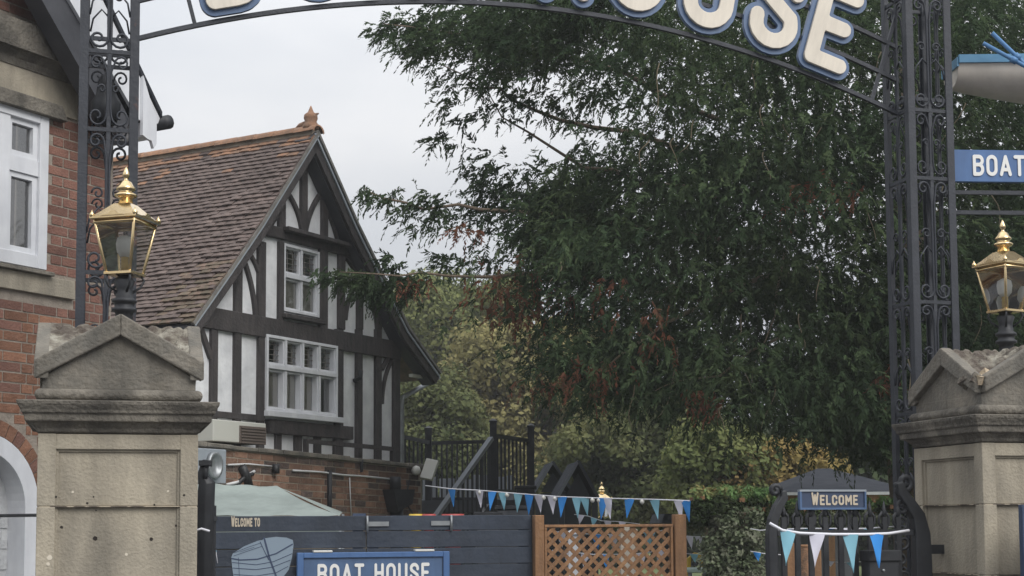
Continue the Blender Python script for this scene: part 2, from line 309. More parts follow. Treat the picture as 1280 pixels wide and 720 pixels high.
def glyph_loops(ch, sw, off=0.0, res=46):
    """outlines (list of closed loops) of a letter of height 1 with stroke width sw grown by off"""
    w, strokes = GL[ch]; k = (1-sw); ww = w
    segs = []
    for st in strokes:
        for a, b in zip(st[:-1], st[1:]): segs.append((a[0]+sw/2, a[1]*k+sw/2, b[0]+sw/2, b[1]*k+sw/2))
    S = np.array(segs); m = 0.14+off; h = 1.0/res
    xs = np.arange(-m, ww+sw+m+h, h); ys = np.arange(-m, 1+m+h, h); X, Y = np.meshgrid(xs, ys)
    D = np.full(X.shape, 9.0); q = 0.75
    for x0, y0, x1, y1 in S:
        dx, dy = x1-x0, y1-y0; L2 = dx*dx+dy*dy+1e-12
        t = np.clip(((X-x0)*dx+(Y-y0)*dy)/L2, 0, 1); D = np.minimum(D, np.hypot(X-x0-t*dx, Y-y0-t*dy))
    F = D-(sw/2+off)
    # marching squares
    ny, nx = F.shape; E = {}
    def ip(i0, j0, i1, j1):
        a, b = F[j0, i0], F[j1, i1]; t = a/(a-b); return (xs[i0]+(xs[i1]-xs[i0])*t, ys[j0]+(ys[j1]-ys[j0])*t)
    nxt = {}; pos = {}
    for j in range(ny-1):
        for i in range(nx-1):
            c = [F[j, i] < 0, F[j, i+1] < 0, F[j+1, i+1] < 0, F[j+1, i] < 0]
            if all(c) or not any(c): continue
            e = [('h', i, j), ('v', i+1, j), ('h', i, j+1), ('v', i, j)]
            pts = [(i, j, i+1, j), (i+1, j, i+1, j+1), (i, j+1, i+1, j+1), (i, j, i, j+1)]
            cr = [k2 for k2 in range(4) if c[k2] != c[(k2+1) % 4]]
            for k2 in cr: pos[e[k2]] = ip(*pts[k2])
            # entering edge: inside -> outside walking ccw
            outs = [k2 for k2 in cr if c[k2] and not c[(k2+1) % 4]]; ins = [k2 for k2 in cr if not c[k2] and c[(k2+1) % 4]]
            for o1 in outs:
                i1 = min(ins, key=lambda q2: (q2-o1) % 4 if len(ins) > 1 else 0)
                nxt[e[o1]] = e[i1]
    loops = []; seen = set()
    for s0 in list(nxt):
        if s0 in seen: continue
        lp = []; c = s0
        while c in nxt and c not in seen: seen.add(c); lp.append(pos[c]); c = nxt[c]
        if len(lp) > 5:
            # simplify
            out = []
            for k2 in range(len(lp)):
                a, b, d = lp[k2-1], lp[k2], lp[(k2+1) % len(lp)]
                if out: a = out[-1]
                ar = abs((b[0]-a[0])*(d[1]-a[1])-(b[1]-a[1])*(d[0]-a[0]))
                if ar > 1e-4 or not out: out.append(b)
            loops.append(out)
    return loops, w+sw
_gm = {}
def glyph_mesh(ch, H, sw, off, depth, bevel=0.0, xs=1.0, res=46):
    """mesh in xz plane, front face at y=-depth, back at 0; baseline z=0, centred in x"""
    key = (ch, H, sw, off, depth, bevel, xs)
    if key in _gm: return _gm[key]
    loops, w = glyph_loops(ch, sw, off, res)
    cu = bpy.data.curves.new('glyph', 'CURVE'); cu.dimensions = '2D'; cu.fill_mode = 'BOTH'; cu.extrude = depth/2-bevel; cu.bevel_depth = bevel; cu.bevel_resolution = 1; cu.offset = -bevel
    for lp in loops:
        sp = cu.splines.new('POLY'); sp.points.add(len(lp)-1); sp.use_cyclic_u = True
        for i, (x, y) in enumerate(lp): sp.points[i].co = ((x-w/2)*H*xs, y*H, 0, 1)
    ob = bpy.data.objects.new('tmp', cu); COL.objects.link(ob)
    dg = bpy.context.evaluated_depsgraph_get(); me = bpy.data.meshes.new_from_object(ob.evaluated_get(dg))
    bpy.data.objects.remove(ob); bpy.data.curves.remove(cu)
    n = len(me.vertices); co = np.empty(n*3); me.vertices.foreach_get('co', co); co = co.reshape(-1, 3)
    co = np.stack([co[:, 0], -co[:, 2]-depth/2, co[:, 1]], 1); me.vertices.foreach_set('co', co.ravel()); me.update(); me.name = 'letter'
    _gm[key] = (me, w*H*xs); return _gm[key]
def write(text, H, sw, x0, x1, y, z, mt, parent, depth=0.004, gap=0.16, space=0.34, rises=None):
    """row of letters as parts between local x0 and x1"""
    ws = [(GL[c][0]+sw) if c != ' ' else space for c in text]; tot = sum(ws)+gap*(len(text)-1)
    k = (x1-x0)/(tot*H); x = x0
    for i, c in enumerate(text):
        if c != ' ':
            me, w = glyph_mesh(c, H, sw, 0.0, depth, 0.0, k)
            hh = 1.0 if rises is None else rises[i]
            link('letter', me, mt, parent, loc=(x+ws[i]*H*k/2, y, z), scale=(1, 1, hh))
        x += (ws[i]+gap)*H*k

# ------------------------------------------------------------------ ground
g = MB(); g.add([(-70, -20, 0), (70, -20, 0), (70, 120, 0), (-70, 120, 0)], [(0, 1, 2, 3)])
tag(g.build('ground', M['asphalt']), kind='structure')
g = MB(); g.add([(-60, 15.5, 0.02), (68, 15.5, 0.02), (68, 118, 0.02), (-60, 118, 0.02)], [(0, 1, 2, 3)])
tag(g.build('lawn', M['grass']), kind='structure')

# ------------------------------------------------------------------ gate piers
GA = radians(15.0)
def pier(name, label, px, Y, broken, seed):
    c = P(px, 620, Y); t = thing(name, label, 'gate pier', (c.x, c.y, 0), GA, 'stone gate piers')
    r = random.Random(seed)
    h = 0.39; core = 0.362
    zs = [0.0, 0.45, 0.87, 1.285, 1.70, 2.065]
    for i in range(5):
        z0, z1 = zs[i]+0.0025, zs[i+1]-0.0025
        m = MB(); m.box(-core, core, -core, core, z0, z1)
        for sx in (-1, 1):
            for sy in (-1, 1):
                a, b = sorted((sx*(h-0.088), sx*h)); c_, d_ = sorted((sy*(h-0.088), sy*h)); m.box(a, b, c_, d_, z0, z1)
        # inner moulding step
        for sx in (-1, 1):
            for sy in (-1, 1):
                a, b = sorted((sx*(h-0.101), sx*(core+0.003))); c_, d_ = sorted((sy*(h-0.101), sy*(core+0.012)))
                m.box(a, b, c_, d_, z0, z1)
                a, b = sorted((sx*(h-0.101), sx*(core+0.012))); c_, d_ = sorted((sy*(h-0.101), sy*(core+0.003)))
                m.box(a, b, c_, d_, z0, z1-0.0004)
        if i == 4:   # top rail over the panels
            for sx in (-1, 1):
                a, b = sorted((sx*0.30, sx*(h-0.001))); m.box(a, b, -(h-0.086), h-0.086, 1.985, z1-0.001); a, b = sorted((sx*0.30, sx*(core+0.011))); m.box(a, b, -(h-0.09), h-0.09, 1.972, 1.990)
                a, b = sorted((sx*0.30, sx*(h-0.001))); m.box(-(h-0.086), h-0.086, a, b, 1.985, z1-0.0015); a, b = sorted((sx*0.30, sx*(core+0.011))); m.box(-(h-0.09), h-0.09, a, b, 1.972, 1.990)
        if i == 0:
            m.box(-h-0.04, h+0.04, -h-0.04, h+0.04, 0.0, 0.30)
        bev(m.build('shaft_stone', M['stone'], t), 0.003, 1)
    for zj in zs[1:5]:
        MB().box(-h+.003, h-.003, -h+.089, h-.089, zj-.0024, zj+.0024).box(-h+.089, h-.089, -h+.003, -h+.0885, zj-.0024, zj+.0024).build('joint_mortar', M['chip'], t) if False else MB().box(-h+.0025, h-.0025, -h+.0025, h-.0025, zj-.0024, zj+.0024).build('joint_mortar', M['stone_joint'], t)
    # cornice
    prof = [(h-0.02, 2.063), (h+0.004, 2.07), (h+0.012, 2.09), (h+0.04, 2.118), (h+0.062, 2.122), (h+0.066, 2.158), (h+0.078, 2.162), (h+0.082, 2.178), (h+0.098, 2.205), (h+0.102, 2.224), (h-0.02, 2.228)]
    bev(MB().lathe(prof, sq=True).build('cornice', M['stone_dark'], t), 0.006, 2)
    z0 = 2.226
    tp = [(0.30, z0), (0.395, z0+0.004), (0.410, z0+0.022), (0.410, z0+0.045), (0.395, z0+0.062), (0.30, z0+0.066)]
    bev(MB().lathe(tp, sq=True).build('torus_moulding', M['stone_dark'], t), 0.012, 3)
    # tympanum core + rakes
    zb = z0+0.064; zf = 2.435; za = 2.672; w = 0.405
    m = MB()
    for q in range(4):
        a = q*pi/2; poly = [(-0.375, zb), (0.375, zb), (0.375, zf-0.09), (0, za-0.10), (-0.375, zf-0.09)]
        mm = MB().prism(poly, -0.372, -0.01)
        m.add([(x*cos(a)-y*sin(a), x*sin(a)+y*cos(a), z) for x, y, z in mm.v], mm.f)
    m.build('tympanum', M['stone_mid'], t)
    for q in range(4):
        for s_ in (-1, 1):
            top = lambda x: za-(za-zf)*abs(x)/w
            xe = w if not (broken and ((q == 0 and s_ == -1) or (q == 3 and s_ == 1))) else w-0.035
            poly = [(0, za), (s_*xe, top(xe)), (s_*xe, top(xe)-0.098), (0, za-0.112)]
            mm = MB().prism(poly, -0.415, -0.345); a = q*pi/2
            mb = MB().add([(x*cos(a)-y*sin(a), x*sin(a)+y*cos(a), z-(0.0007*q)) for x, y, z in mm.v], mm.f)
            bev(mb.build('raking_stone', M['stone_mid'], t), 0.008, 2)
    # cross gabled top, eroded
    n = 56; vs = []; ww = 0.352
    for j in range(n+1):
        for i in range(n+1):
            x = -ww+2*ww*i/n; y = -ww+2*ww*j/n
            z = za-0.004-(za-zf)*min(abs(x), abs(y))/w
            e = min(1, max(0, (ww-max(abs(x), abs(y)))/0.03))
            from mathutils import noise as N
            er = abs(N.noise(Vector((x*9+seed, y*9, 1.7))))*0.022+max(0, N.noise(Vector((x*24+seed, y*24, 4.7))))*0.045
            z -= er*e
            if broken:
                d = sqrt((x+0.36)**2+(y+0.36)**2); z -= 0.10*max(0, 1-d/0.34)
            vs.append((x, y, z))
    fs = [(j*(n+1)+i, j*(n+1)+i+1, (j+1)*(n+1)+i+1, (j+1)*(n+1)+i) for j in range(n) for i in range(n)]
    # skirt
    b = len(vs); ring = [i for i in range(n+1)]+[j*(n+1)+n for j in range(1, n+1)]+[n*(n+1)+i for i in range(n-1, -1, -1)]+[j*(n+1) for j in range(n-1, 0, -1)]
    vs += [(vs[k][0], vs[k][1], zf-0.07) for k in ring]
    fs += [(ring[(k+1) % len(ring)], ring[k], b+k, b+(k+1) % len(ring)) for k in range(len(ring))]
    MB().add(vs, fs).build('eroded_top', M['stone_rough'], t)
    if broken:
        for k in range(7):
            x, y = -0.37+r.uniform(-.02, .14), -0.37+r.uniform(-.02, .14)
            q = MB(); pts = [(r.uniform(.6, 1)*sx*0.05, r.uniform(.6, 1)*sy*0.05, r.uniform(.6, 1)*sz*0.035) for sz in (-1, 1) for sx, sy in ((-1,-1),(1,-1),(1,1),(-1,1))]
            q.add(pts, [(0,3,2,1),(4,5,6,7),(0,1,5,4),(1,2,6,5),(2,3,7,6),(3,0,4,7)])
            tag(q.build('broken_stone', M['stone_broken' if k % 2 else 'stone_rough'], t, loc=(x, y, 2.40+0.25*((x+.37)+(y+.37))+r.uniform(0, .03)), rot=(r.uniform(-.6,.6), r.uniform(-.6,.6), r.uniform(0, 3))), None)
    return t
PL = pier('gate_pier', 'left stone gate pier with a gabled cap, seen square on beside the tiled roof', 147, 8.0, False, 3)
PR = pier('gate_pier', 'right stone gate pier turned corner-on, its gabled cap broken at the corner', 1255, 9.42, True, 11)
def face_pt(pr, px, py, y=-0.39):
    pl = Plane((pr.location.x, pr.location.y), GA); return pl.hit(px, py, y)
for px, py, r_, mt in ((70,621,.006,'hole'),(109,629,.006,'hole'),(119,673,.011,'hole'),(189,674,.009,'hole'),(193,631,.005,'hole'),(77,659,.008,'hole'),(220,657,.007,'hole'),(230,619,.006,'hole'),(117,621,.004,'hole'),(120,638,.004,'hole'),
                       (91,615,.006,'chip'),(210,614,.006,'chip'),(158,693,.008,'chip'),(62,697,.013,'chip'),(60,705,.009,'chip')):
    inn = 85 < px < 218; yy = -0.362 if inn else -0.39
    x, z = face_pt(PL, px, py, yy)
    m = MB(); m.add([(x+r_*random.uniform(.8,1.15)*cos(a*pi/5), yy-0.0015, z+r_*random.uniform(.8,1.15)*sin(a*pi/5)) for a in range(10)], [tuple(range(10))])
    m.build('bolt_hole' if mt == 'hole' else 'stone_chip', M[mt], PL)

# ------------------------------------------------------------------ lanterns
def lantern(loc, rz, label, stem_h=0.30, post=False):
    t = thing('brass_lantern', label, 'lantern', loc, rz, 'brass lanterns')
    L = MB()
    if post: L.lathe([(0.06, 0), (0.06, 0.1), (0.035, 0.16), (0.03, stem_h-0.1), (0.05, stem_h-0.06), (0.03, stem_h)], n=12)
    else:
        L.lathe([(0.075, -0.04), (0.075, 0.02), (0.05, 0.035), (0.043, 0.05), (0.047, 0.10), (0.066, 0.108), (0.066, 0.122), (0.05, 0.13), (0.052, 0.15), (0.066, 0.156), (0.064, 0.17), (0.046, 0.18), (0.042, 0.23), (0.055, stem_h-0.03), (0.03, stem_h)], n=14)
        for k in range(4):
            a = k*pi/2+pi/4
            L.tube([(0.04*cos(a), 0.04*sin(a), stem_h-0.09), (0.085*cos(a), 0.085*sin(a), stem_h-0.06), (0.105*cos(a), 0.105*sin(a), stem_h-0.02), (0.085*cos(a), 0.085*sin(a), stem_h+0.004)], 0.007, 5)
    L.build('stem', M['black'], t)
    zb, zt = stem_h, stem_h+0.285; b, w = 0.068, 0.116
    f = MB()
    f.lathe([(b-0.01, zb-0.006), (b+0.012, zb), (b+0.012, zb+0.014), (b-0.02, zb+0.014)], sq=True)
    for sx in (-1, 1):
        for sy in (-1, 1): f.tube([(sx*b, sy*b, zb+0.004), (sx*w, sy*w, zt)], 0.0085, 6)
    for k in range(4):
        a = k*pi/2; co, si = cos(a), sin(a)
        p = lambda x, y, z: (x*co-y*si, x*si+y*co, z)
        f.tube([p(-w, -w, zt-0.012), p(w, -w, zt-0.012)], 0.011, 6)
    bev(f.build('frame', M['brass'], t), 0.001, 1)
    rf = MB()
    prof = [(w+0.010, zt), (w+0.020, zt+0.006), (w+0.020, zt+0.018), (w+0.006, zt+0.022), (0.045, zt+0.098), (0.030, zt+0.10)]
    rf.lathe(prof, sq=True); rf.build('roof', M['brass'], t)
    for sx in (-1, 1):
        for sy in (-1, 1): MB().lathe([(0.011, zt+0.012), (0.015, zt+0.028), (0.006, zt+0.040), (0.002, zt+0.052)], c=(sx*(w+0.010), sy*(w+0.010)), n=8).build('corner_finial', M['brass'], t)
    for k in range(4):
        a = k*pi/2; co, si = cos(a), sin(a)
        mm = MB().prism([(-.075, zt+.012), (.075, zt+.012), (.055, zt+.022), (.03, zt+.024), (.012, zt+.040), (-.012, zt+.040), (-.03, zt+.024), (-.055, zt+.022)], -(w+.020), -(w+.012))
        MB().add([(x*co-y*si, x*si+y*co, z) for x, y, z in mm.v], mm.f).build('crest', M['brass'], t)
    c0 = zt+0.098
    ch = MB(); ch.lathe([(0.040, c0-0.004), (0.036, c0+0.03), (0.050, c0+0.036), (0.060, c0+0.044), (0.060, c0+0.052), (0.040, c0+0.062), (0.036, c0+0.070), (0.050, c0+0.078), (0.052, c0+0.086), (0.040, c0+0.10), (0.030, c0+0.12), (0.013, c0+0.130), (0.010, c0+0.142), (0.018, c0+0.152), (0.019, c0+0.165), (0.010, c0+0.19), (0.002, c0+0.205)], n=20)
    ch.build('chimney_finial', M['brass'], t)
    gl = MB()
    for k in range(4):
        a = k*pi/2; co, si = cos(a), sin(a); p = lambda x, y, z: (x*co-y*si, x*si+y*co, z)
        gl = MB().add([p(-b, -b, zb+0.012), p(b, -b, zb+0.012), p(w, -w, zt-0.01), p(-w, -w, zt-0.01)], [(0, 1, 2, 3)]); gl.build('pane', M['lamp_glass'], t)
    MB().lathe([(0.02, zb+0.012), (0.02, zb+0.10)], n=10).build('bulb_holder', M['ball_yellow'], t)
    MB().lathe([(0.022, zb+0.10), (0.042, zb+0.125), (0.048, zb+0.17), (0.042, zb+0.20), (0.015, zb+0.215)], n=14).build('bulb', M['bulb'], t)
    return t
def world_of(pr, x, y, z):
    return Vector((pr.location.x+x*cos(GA)-y*sin(GA), pr.location.y+x*sin(GA)+y*cos(GA), z))
lantern(world_of(PL, 0.02, 0, 2.63), radians(-15), 'brass lantern on the left stone gate pier in front of the tiled roof')
lantern(world_of(PR, 0.05, 0, 2.60), radians(-60), 'brass lantern on the broken right gate pier below the blue sign')

# ------------------------------------------------------------------ iron towers and arch
def spiral(cx, cz, r, a0, turns, sgn=1, n=16):
    return [(cx+r*(1-0.80*i/n)*cos(a0+sgn*turns*2*pi*i/n), 0, cz+r*(1-0.80*i/n)*sin(a0+sgn*turns*2*pi*i/n)) for i in range(n+1)]
def s_scroll(wd, ht):
    """S scroll from the middle bottom to the outside top, in a box wd x ht, origin at the bottom centre line"""
    r = min(wd*0.46, ht*0.14)
    lo = spiral(wd-r*1.05, r*1.1, r, pi, 1.25, 1)          # ends inside; starts at left side going down
    lo = lo[::-1]
    r2 = r*0.8
    up = spiral(wd-r2*1.1-0.005, ht-r2*1.2, r2, pi, 1.25, -1)
    a, b = lo[-1], up[0]
    mid = [(a[0]*(1-t)+b[0]*t+sin(t*pi)*-0.25*wd*(1 if ht > .3 else .5), 0, a[2]*(1-t)+b[2]*t) for t in (0.15, .3, .5, .7, .85)]
    mid = [(max(q[0], 0.010), 0, q[2]) for q in mid]
    return lo+mid+up
TW = 0.145
levels = [0.05, 0.85, 1.60, 2.33, 3.08, 3.93, 4.40, 5.20]
def tower(px, Y, label, riv):
    c = P(px, 200, Y); t = thing('iron_tower', label, 'lattice tower', (c.x, c.y, 0), GA, 'wrought iron arch towers')
    for sx in (-1, 1):
        for sy in (-1, 1):
            m = MB(); x, y = sx*TW, sy*TW
            a0, a1 = sorted((x+sx*0.026, x-sx*0.026)); b0, b1 = sorted((y+sy*0.026, y+sy*0.018)); m.box(a0, a1, b0, b1, 0, 5.3)
            a0, a1 = sorted((x+sx*0.026, x+sx*0.018)); b0, b1 = sorted((y+sy*0.0182, y-sy*0.026)); m.box(a0, a1, b0, b1, 0, 5.299)
            m.box(x-.012, x+.012, y-.012, y+.012, 0, 5.298)
            m.build('post', M['rust_iron' if (sx == 1 and sy == -1 and riv == 0) else 'iron'], t)
    allz = levels+[4.475]
    for z in allz:
        for q in range(4):
            a = q*pi/2
            o = link('cross_bar', bar_mesh, M['iron'], t, loc=(0, 0, z+0.0007*q), rot=(0, 0, a))
    for q in range(4):
        o = link('stem_bar', stem_mesh, M['iron'], t, rot=(0, 0, q*pi/2))
    for z0, z1 in zip(levels[:-1], levels[1:]):
        hh = (z1-z0)
        kk = [(z0+.012, hh-.024, 1)]
        for zz, h2, flip in kk:
            for q in range(4):
                for sg in (-1, 1):
                    o = link('scroll', scroll_tall if hh > .6 else scroll_mesh, M['iron'], t, loc=(0.1615*sin(q*pi/2), -0.1615*cos(q*pi/2), zz if flip == 1 else zz+h2), rot=(0, 0, q*pi/2), scale=(sg, 1, flip*h2/(0.76 if hh > .6 else 0.385)))
    return t
bar_mesh = MB().box(-TW, TW, -TW-0.018, -TW-0.004, -0.012, 0.012).mesh('cross_bar'); bar_mesh.materials.append(M['iron'])
m = MB().box(-0.012, 0.012, -TW-0.0155, -TW-0.0035, 0.02, 5.28)
for k in range(70): m.lathe([(0.0, 0), (0.005, 0), (0.004, 0.004)], n=6) if False else None
stem_mesh = m.mesh('stem_bar'); stem_mesh.materials.append(M['iron'])
scroll_mesh = MB().tube(s_scroll(0.125, 0.385), 0.0062, 5).tube(spiral(0.04, 0.2, 0.026, 0, 1.1), 0.005, 5).mesh('scroll'); scroll_mesh.materials.append(M['iron'])
scroll_tall = MB().tube(s_scroll(0.125, 0.76), 0.0078, 6).tube(spiral(0.055, 0.42, 0.036, 0, 1.2), 0.006, 5).tube([(0.012, 0, .30), (.05, 0, .34), (.10, 0, .28), (.115, 0, .20)], .006, 5).mesh('scroll'); scroll_tall.materials.append(M['iron'])
TLo = tower(135, 8.95, 'left wrought iron scroll tower standing behind the lantern and left pier', 0)
TRo = tower(1149, 10.35, 'right wrought iron scroll tower beside the boat and the dark evergreen', 1)
A3 = Vector(TLo.location); B3 = Vector(TRo.location)
AZ = atan2(B3.y-A3.y, B3.x-A3.x); SPAN = (B3-A3).length
arch = thing('entrance_arch', 'curved iron arch carrying the big cream and blue lettering between the two towers', 'arch', (A3.x, A3.y, 0), AZ)
def archz(x, hh=0.475):
    t = (x-TW)/(SPAN-2*TW); return 4.535-.13*t+4*hh*t*(1-t)
for k, dz in enumerate((0.0, 0.235, 0.47, 0.80)):
    m = MB(); xs = [TW+(SPAN-2*TW)*i/40 for i in range(41)]
    poly = [(x, archz(x)+dz-0.014) for x in xs]+[(x, archz(x)+dz+0.014) for x in xs[::-1]]
    n = 41; vs = [(x, -0.014, archz(x)+dz-0.014) for x in xs]+[(x, -0.014, archz(x)+dz+0.014) for x in xs]+[(x, 0.014, archz(x)+dz-0.014) for x in xs]+[(x, 0.014, archz(x)+dz+0.014) for x in xs]
    fs = []
    for i in range(n-1):
        fs += [(i, i+1, n+i+1, n+i), (2*n+i+1, 2*n+i, 3*n+i, 3*n+i+1), (n+i, n+i+1, 3*n+i+1, 3*n+i), (i+1, i, 2*n+i, 2*n+i+1)]
    m.add(vs, fs); m.build('arch_rail', M['iron'], arch)
for x in (0.50, 2.72, SPAN-0.35):
    s_ = (archz(x+.01)-archz(x-.01))/.02
    MB().bar((x, 0, archz(x)+0.012), (x-s_*0.7, 0, archz(x)+0.80), 0.022, 0.022, up=(0, 1, 0)).build('arch_strut', M['iron'], arch)
APL = Plane((A3.x, A3.y), AZ)
for ch, px in (('B', 297), ('O', 401), ('A', 494), ('T', 568), ('H', 706), ('O', 794), ('U', 880), ('S', 960), ('E', 1028)):
    py = 20 if px < 900 else 60
    x, _ = APL.hit(px, py, -0.06)
    s_ = (archz(x+.01)-archz(x-.01))/.02; ang = -math.atan(s_)
    me, w = glyph_mesh(ch, 0.60, 0.175, 0.058, 0.03, 0.0, 0.96)
    zc = archz(x)+0.054
    link('letter_backing', me, M['blue_edge'], arch, loc=(x, -0.016, zc), rot=(0, ang, 0))
    me, w = glyph_mesh(ch, 0.60, 0.175, 0.0, 0.025, 0.003, 0.96)
    link('letter', me, M['cream'], arch, loc=(x, -0.047, zc), rot=(0, ang, 0))

# hanging basket inside the left tower
hb = thing('hanging_basket', 'dark hanging basket at the back of the left iron tower, under its crossbar', 'hanging basket', P(132, 140, 9.0))
m = MB(); m.lathe([(0.01, -0.09), (0.06, -0.075), (0.088, -0.01), (0.09, 0.05), (0.06, 0.10), (0.05, .16), (.03, .22)], n=14); m.build('bowl', M['black'], hb)
m = MB()
for k in range(3):
    a = k*2.1; m.tube([(0.07*cos(a), 0.07*sin(a), 0.01), (0.02*cos(a), 0.02*sin(a), 0.16), (0, 0, 0.26)], 0.004, 5)
m.build('chain', M['black'], hb)

# ------------------------------------------------------------------ blue sign and boat on the right
sp = P(1193, 206, 10.35)
sg = thing('boat_house_sign', 'blue sign with white BOAT lettering fixed to the right iron tower under the boat', 'sign', (sp.x, sp.y, 0), radians(4))
SPL = Plane((sp.x, sp.y), radians(4))
_, zt_ = SPL.hit(1200, 187); _, zb_ = SPL.hit(1200, 227)
bev(MB().box(0, 1.75, 0.0, 0.04, zb_, zt_).build('board', M['blue'], sg), 0.003, 1)
x0, _ = SPL.hit(1216, 206, -0.004); xe, _ = SPL.hit(1281, 206, -0.004); zl = zb_+0.045
write('BOAT', (zt_-zb_)*0.66, 0.17, x0, xe, -0.001, zb_+(zt_-zb_)*0.18, M['letter_white'], sg, 0.006, 0.13)
write('HOUSE', (zt_-zb_)*0.66, 0.17, xe+0.12, xe+0.58, -0.001, zb_+(zt_-zb_)*0.18, M['letter_white'], sg, 0.006, 0.13)
for py in (240, 265):
    _, z = SPL.hit(1200, py); MB().box(-0.06, 1.72, 0.005, 0.03, z-0.014, z+0.014).build('support_bar', M['iron'], sg)
MB().box(1.72, 1.77, -0.01, 0.045, 0, 5.0).build('end_post', M['iron'], sg)
MB().box(-0.04, 0.004, 0.008, 0.03, zb_+.02, zt_-.02).build('fixing', M['iron'], sg)
# boat: stations along x
bo = P(1189, 106, 10.6); BR = radians(3)
boat = thing('rowing_boat', 'cream rowing boat with pale blue gunwale mounted above the blue sign', 'rowing boat', (bo.x, bo.y, bo.z), BR)
LBo = 2.6; ns, nr = 26, 9
def hull_pt(u_, k, inner=0.0):
    """u_ 0..1 along, k -1..1 around the section from one gunwale through the keel to the other"""
    bw = (0.16+0.22*sin(pi*min(1, u_*1.0)))*(1-inner); sheer = 0.135+0.09*(1-sin(pi*u_))**2*0.2-0.02*sin(pi*u_)
    keel = -0.025-0.115*sin(pi*min(1, u_*1.1+0.02))
    a = k*pi/2; y = bw*(abs(sin(a))**0.8)*(1 if k > 0 else -1); z = keel+inner*0.04+(sheer-keel)*(1-cos(a)**0.75 if cos(a) > 0 else 1)
    return (u_*LBo, y, z)
m = MB()
vs = [hull_pt(i/ns, -1+2*j/(2*nr)) for i in range(ns+1) for j in range(2*nr+1)]; n2 = 2*nr+1
fs = [(i*n2+j, (i+1)*n2+j, (i+1)*n2+j+1, i*n2+j+1) for i in range(ns) for j in range(n2-1)]
m.add(vs, fs, True); m.add([hull_pt(0, -1+2*j/(2*nr)) for j in range(n2)], [tuple(range(n2))]); m.add([hull_pt(1, -1+2*j/(2*nr)) for j in range(n2)], [tuple(range(n2-1, -1, -1))])
o = m.build('hull', M['hull'], boat)
for sg_ in (-1, 1):
    m = MB(); pts = []
    vs = []; 
    for i in range(ns+1):
        x, y, z = hull_pt(i/ns, sg_*1.0); y += sg_*0.0
        for dy, dz in ((-0.012, -0.045), (0.016, -0.045), (0.016, 0.012), (-0.012, 0.012)): vs.append((x, y+sg_*dy*1.0+sg_*0.004, z+dz))
    fs = [(i*4+j, (i+1)*4+j, (i+1)*4+(j+1) % 4, i*4+(j+1) % 4) for i in range(ns) for j in range(4)]+[(0, 1, 2, 3), (ns*4+3, ns*4+2, ns*4+1, ns*4)]
    m.add(vs, fs); m.build('gunwale', M['boat_blue'], boat)
MB().box(-0.012, 0.004, -0.165, 0.165, 0.085, 0.15).build('gunwale', M['boat_blue'], boat)
MB().tube([(0.9, 0, -0.12), (0.9, 0, -0.6)], 0.02, 6).tube([(1.68, 0, -0.12), (1.68, 0, -0.9)], 0.02, 6).build('support', M['iron'], boat)
def oar(a, b, label):
    a = Vector(a); b = Vector(b); t = thing('oar', label, 'oar', a); d = b-a
    MB().tube([(0, 0, 0), tuple(d*0.7), tuple(d)], 0.015, 8).build('shaft', M['oar_blue'], t)
    MB().tube([tuple(d*0.30), tuple(d*0.36)], 0.024, 8).build('collar', M['oar_blue'], t)
oar(P(1240, 41, 10.25), P(1335, 132, 10.28), 'upper blue oar lying across the cream rowing boat')
oar(P(1229, 54, 10.20), P(1345, 118, 10.20), 'lower blue oar crossing under the other oar on the boat')

# ------------------------------------------------------------------ brick laying
def brick_mesh(L, H=0.062, D=0.05, nm='brick', jit=0.0):
    m = MB(); m.box(0, L, 0, D, 0, H); return m.mesh(nm)
BR_S = brick_mesh(0.213); BR_H = brick_mesh(0.101); BR_Q = brick_mesh(0.155)
_bk = {}
def lay(parent, pl, x0, x1, z0, z1, ok, mts, yoff=-0.005, slope=0.0, rr=random.Random(5), flemish=True, name='brick', pick=None, limit=400):
    n = 0; row = 0; z = z0
    while z+0.064 < z1:
        x = x0+(0 if row % 2 == 0 else -0.06); k = row % 2
        while x < x1:
            full = (k % 2 == 0) if flemish else True
            L = 0.213 if full else 0.101
            cx, cz = x+L/2, z+0.032+slope*(x-x0)
            subs = [(x, L)] if ok(cx, cz, L) else [q for q in (((x, .101), (x+.112, .101)) if L > .2 else ((x, .045), (x+.056, .045))) if ok(q[0]+q[1]/2, cz, q[1])]
            for bx_, bl_ in subs:
                if n >= limit: break
                mn = pick(cx, cz) if pick else rr.choice(mts)
                key = (bl_, mn)
                if key not in _bk:
                    me = brick_mesh(bl_-.002); me.materials.append(M[mn]); _bk[key] = me
                link(name, _bk[key], None, parent, loc=(bx_+rr.uniform(-.0015, .0015), yoff+rr.uniform(-.002, .002), z+slope*(bx_-x0)+rr.uniform(-.001, .001)), rot=(0, -slope, 0)); n += 1
            x += L+0.011; k += 1
        z += 0.075; row += 1
    return n

# ------------------------------------------------------------------ left brick building
BA = radians(61.0)     # both buildings face the same way
lp = P(75, 350, 11.3); LP = Plane((lp.x, lp.y), BA)
LB = thing('brick_building', 'red brick building with white window and stone bands at the left edge', 'building', (lp.x, lp.y, 0), BA)
def rect(pl, pxa, pya, pxb, pyb, off=0.0):
    a = pl.hit(pxa, pya, off); b = pl.hit(pxb, pyb, off); return a[0], b[0], a[1], b[1]
xc, _ = LP.hit(140, 300)                           # right corner of the wall
xl = -2.6
wx1, wz1 = LP.hit(58.5, 147); _, wz0 = LP.hit(56.5, 339)
wx0 = wx1-1.5
_, as_ = LP.hit(45, 640)                            # springing of the white arch
ax1, _ = LP.hit(46, 640); AR = 0.80; acx = ax1-AR; acz = LP.hit(0, 546)[1]
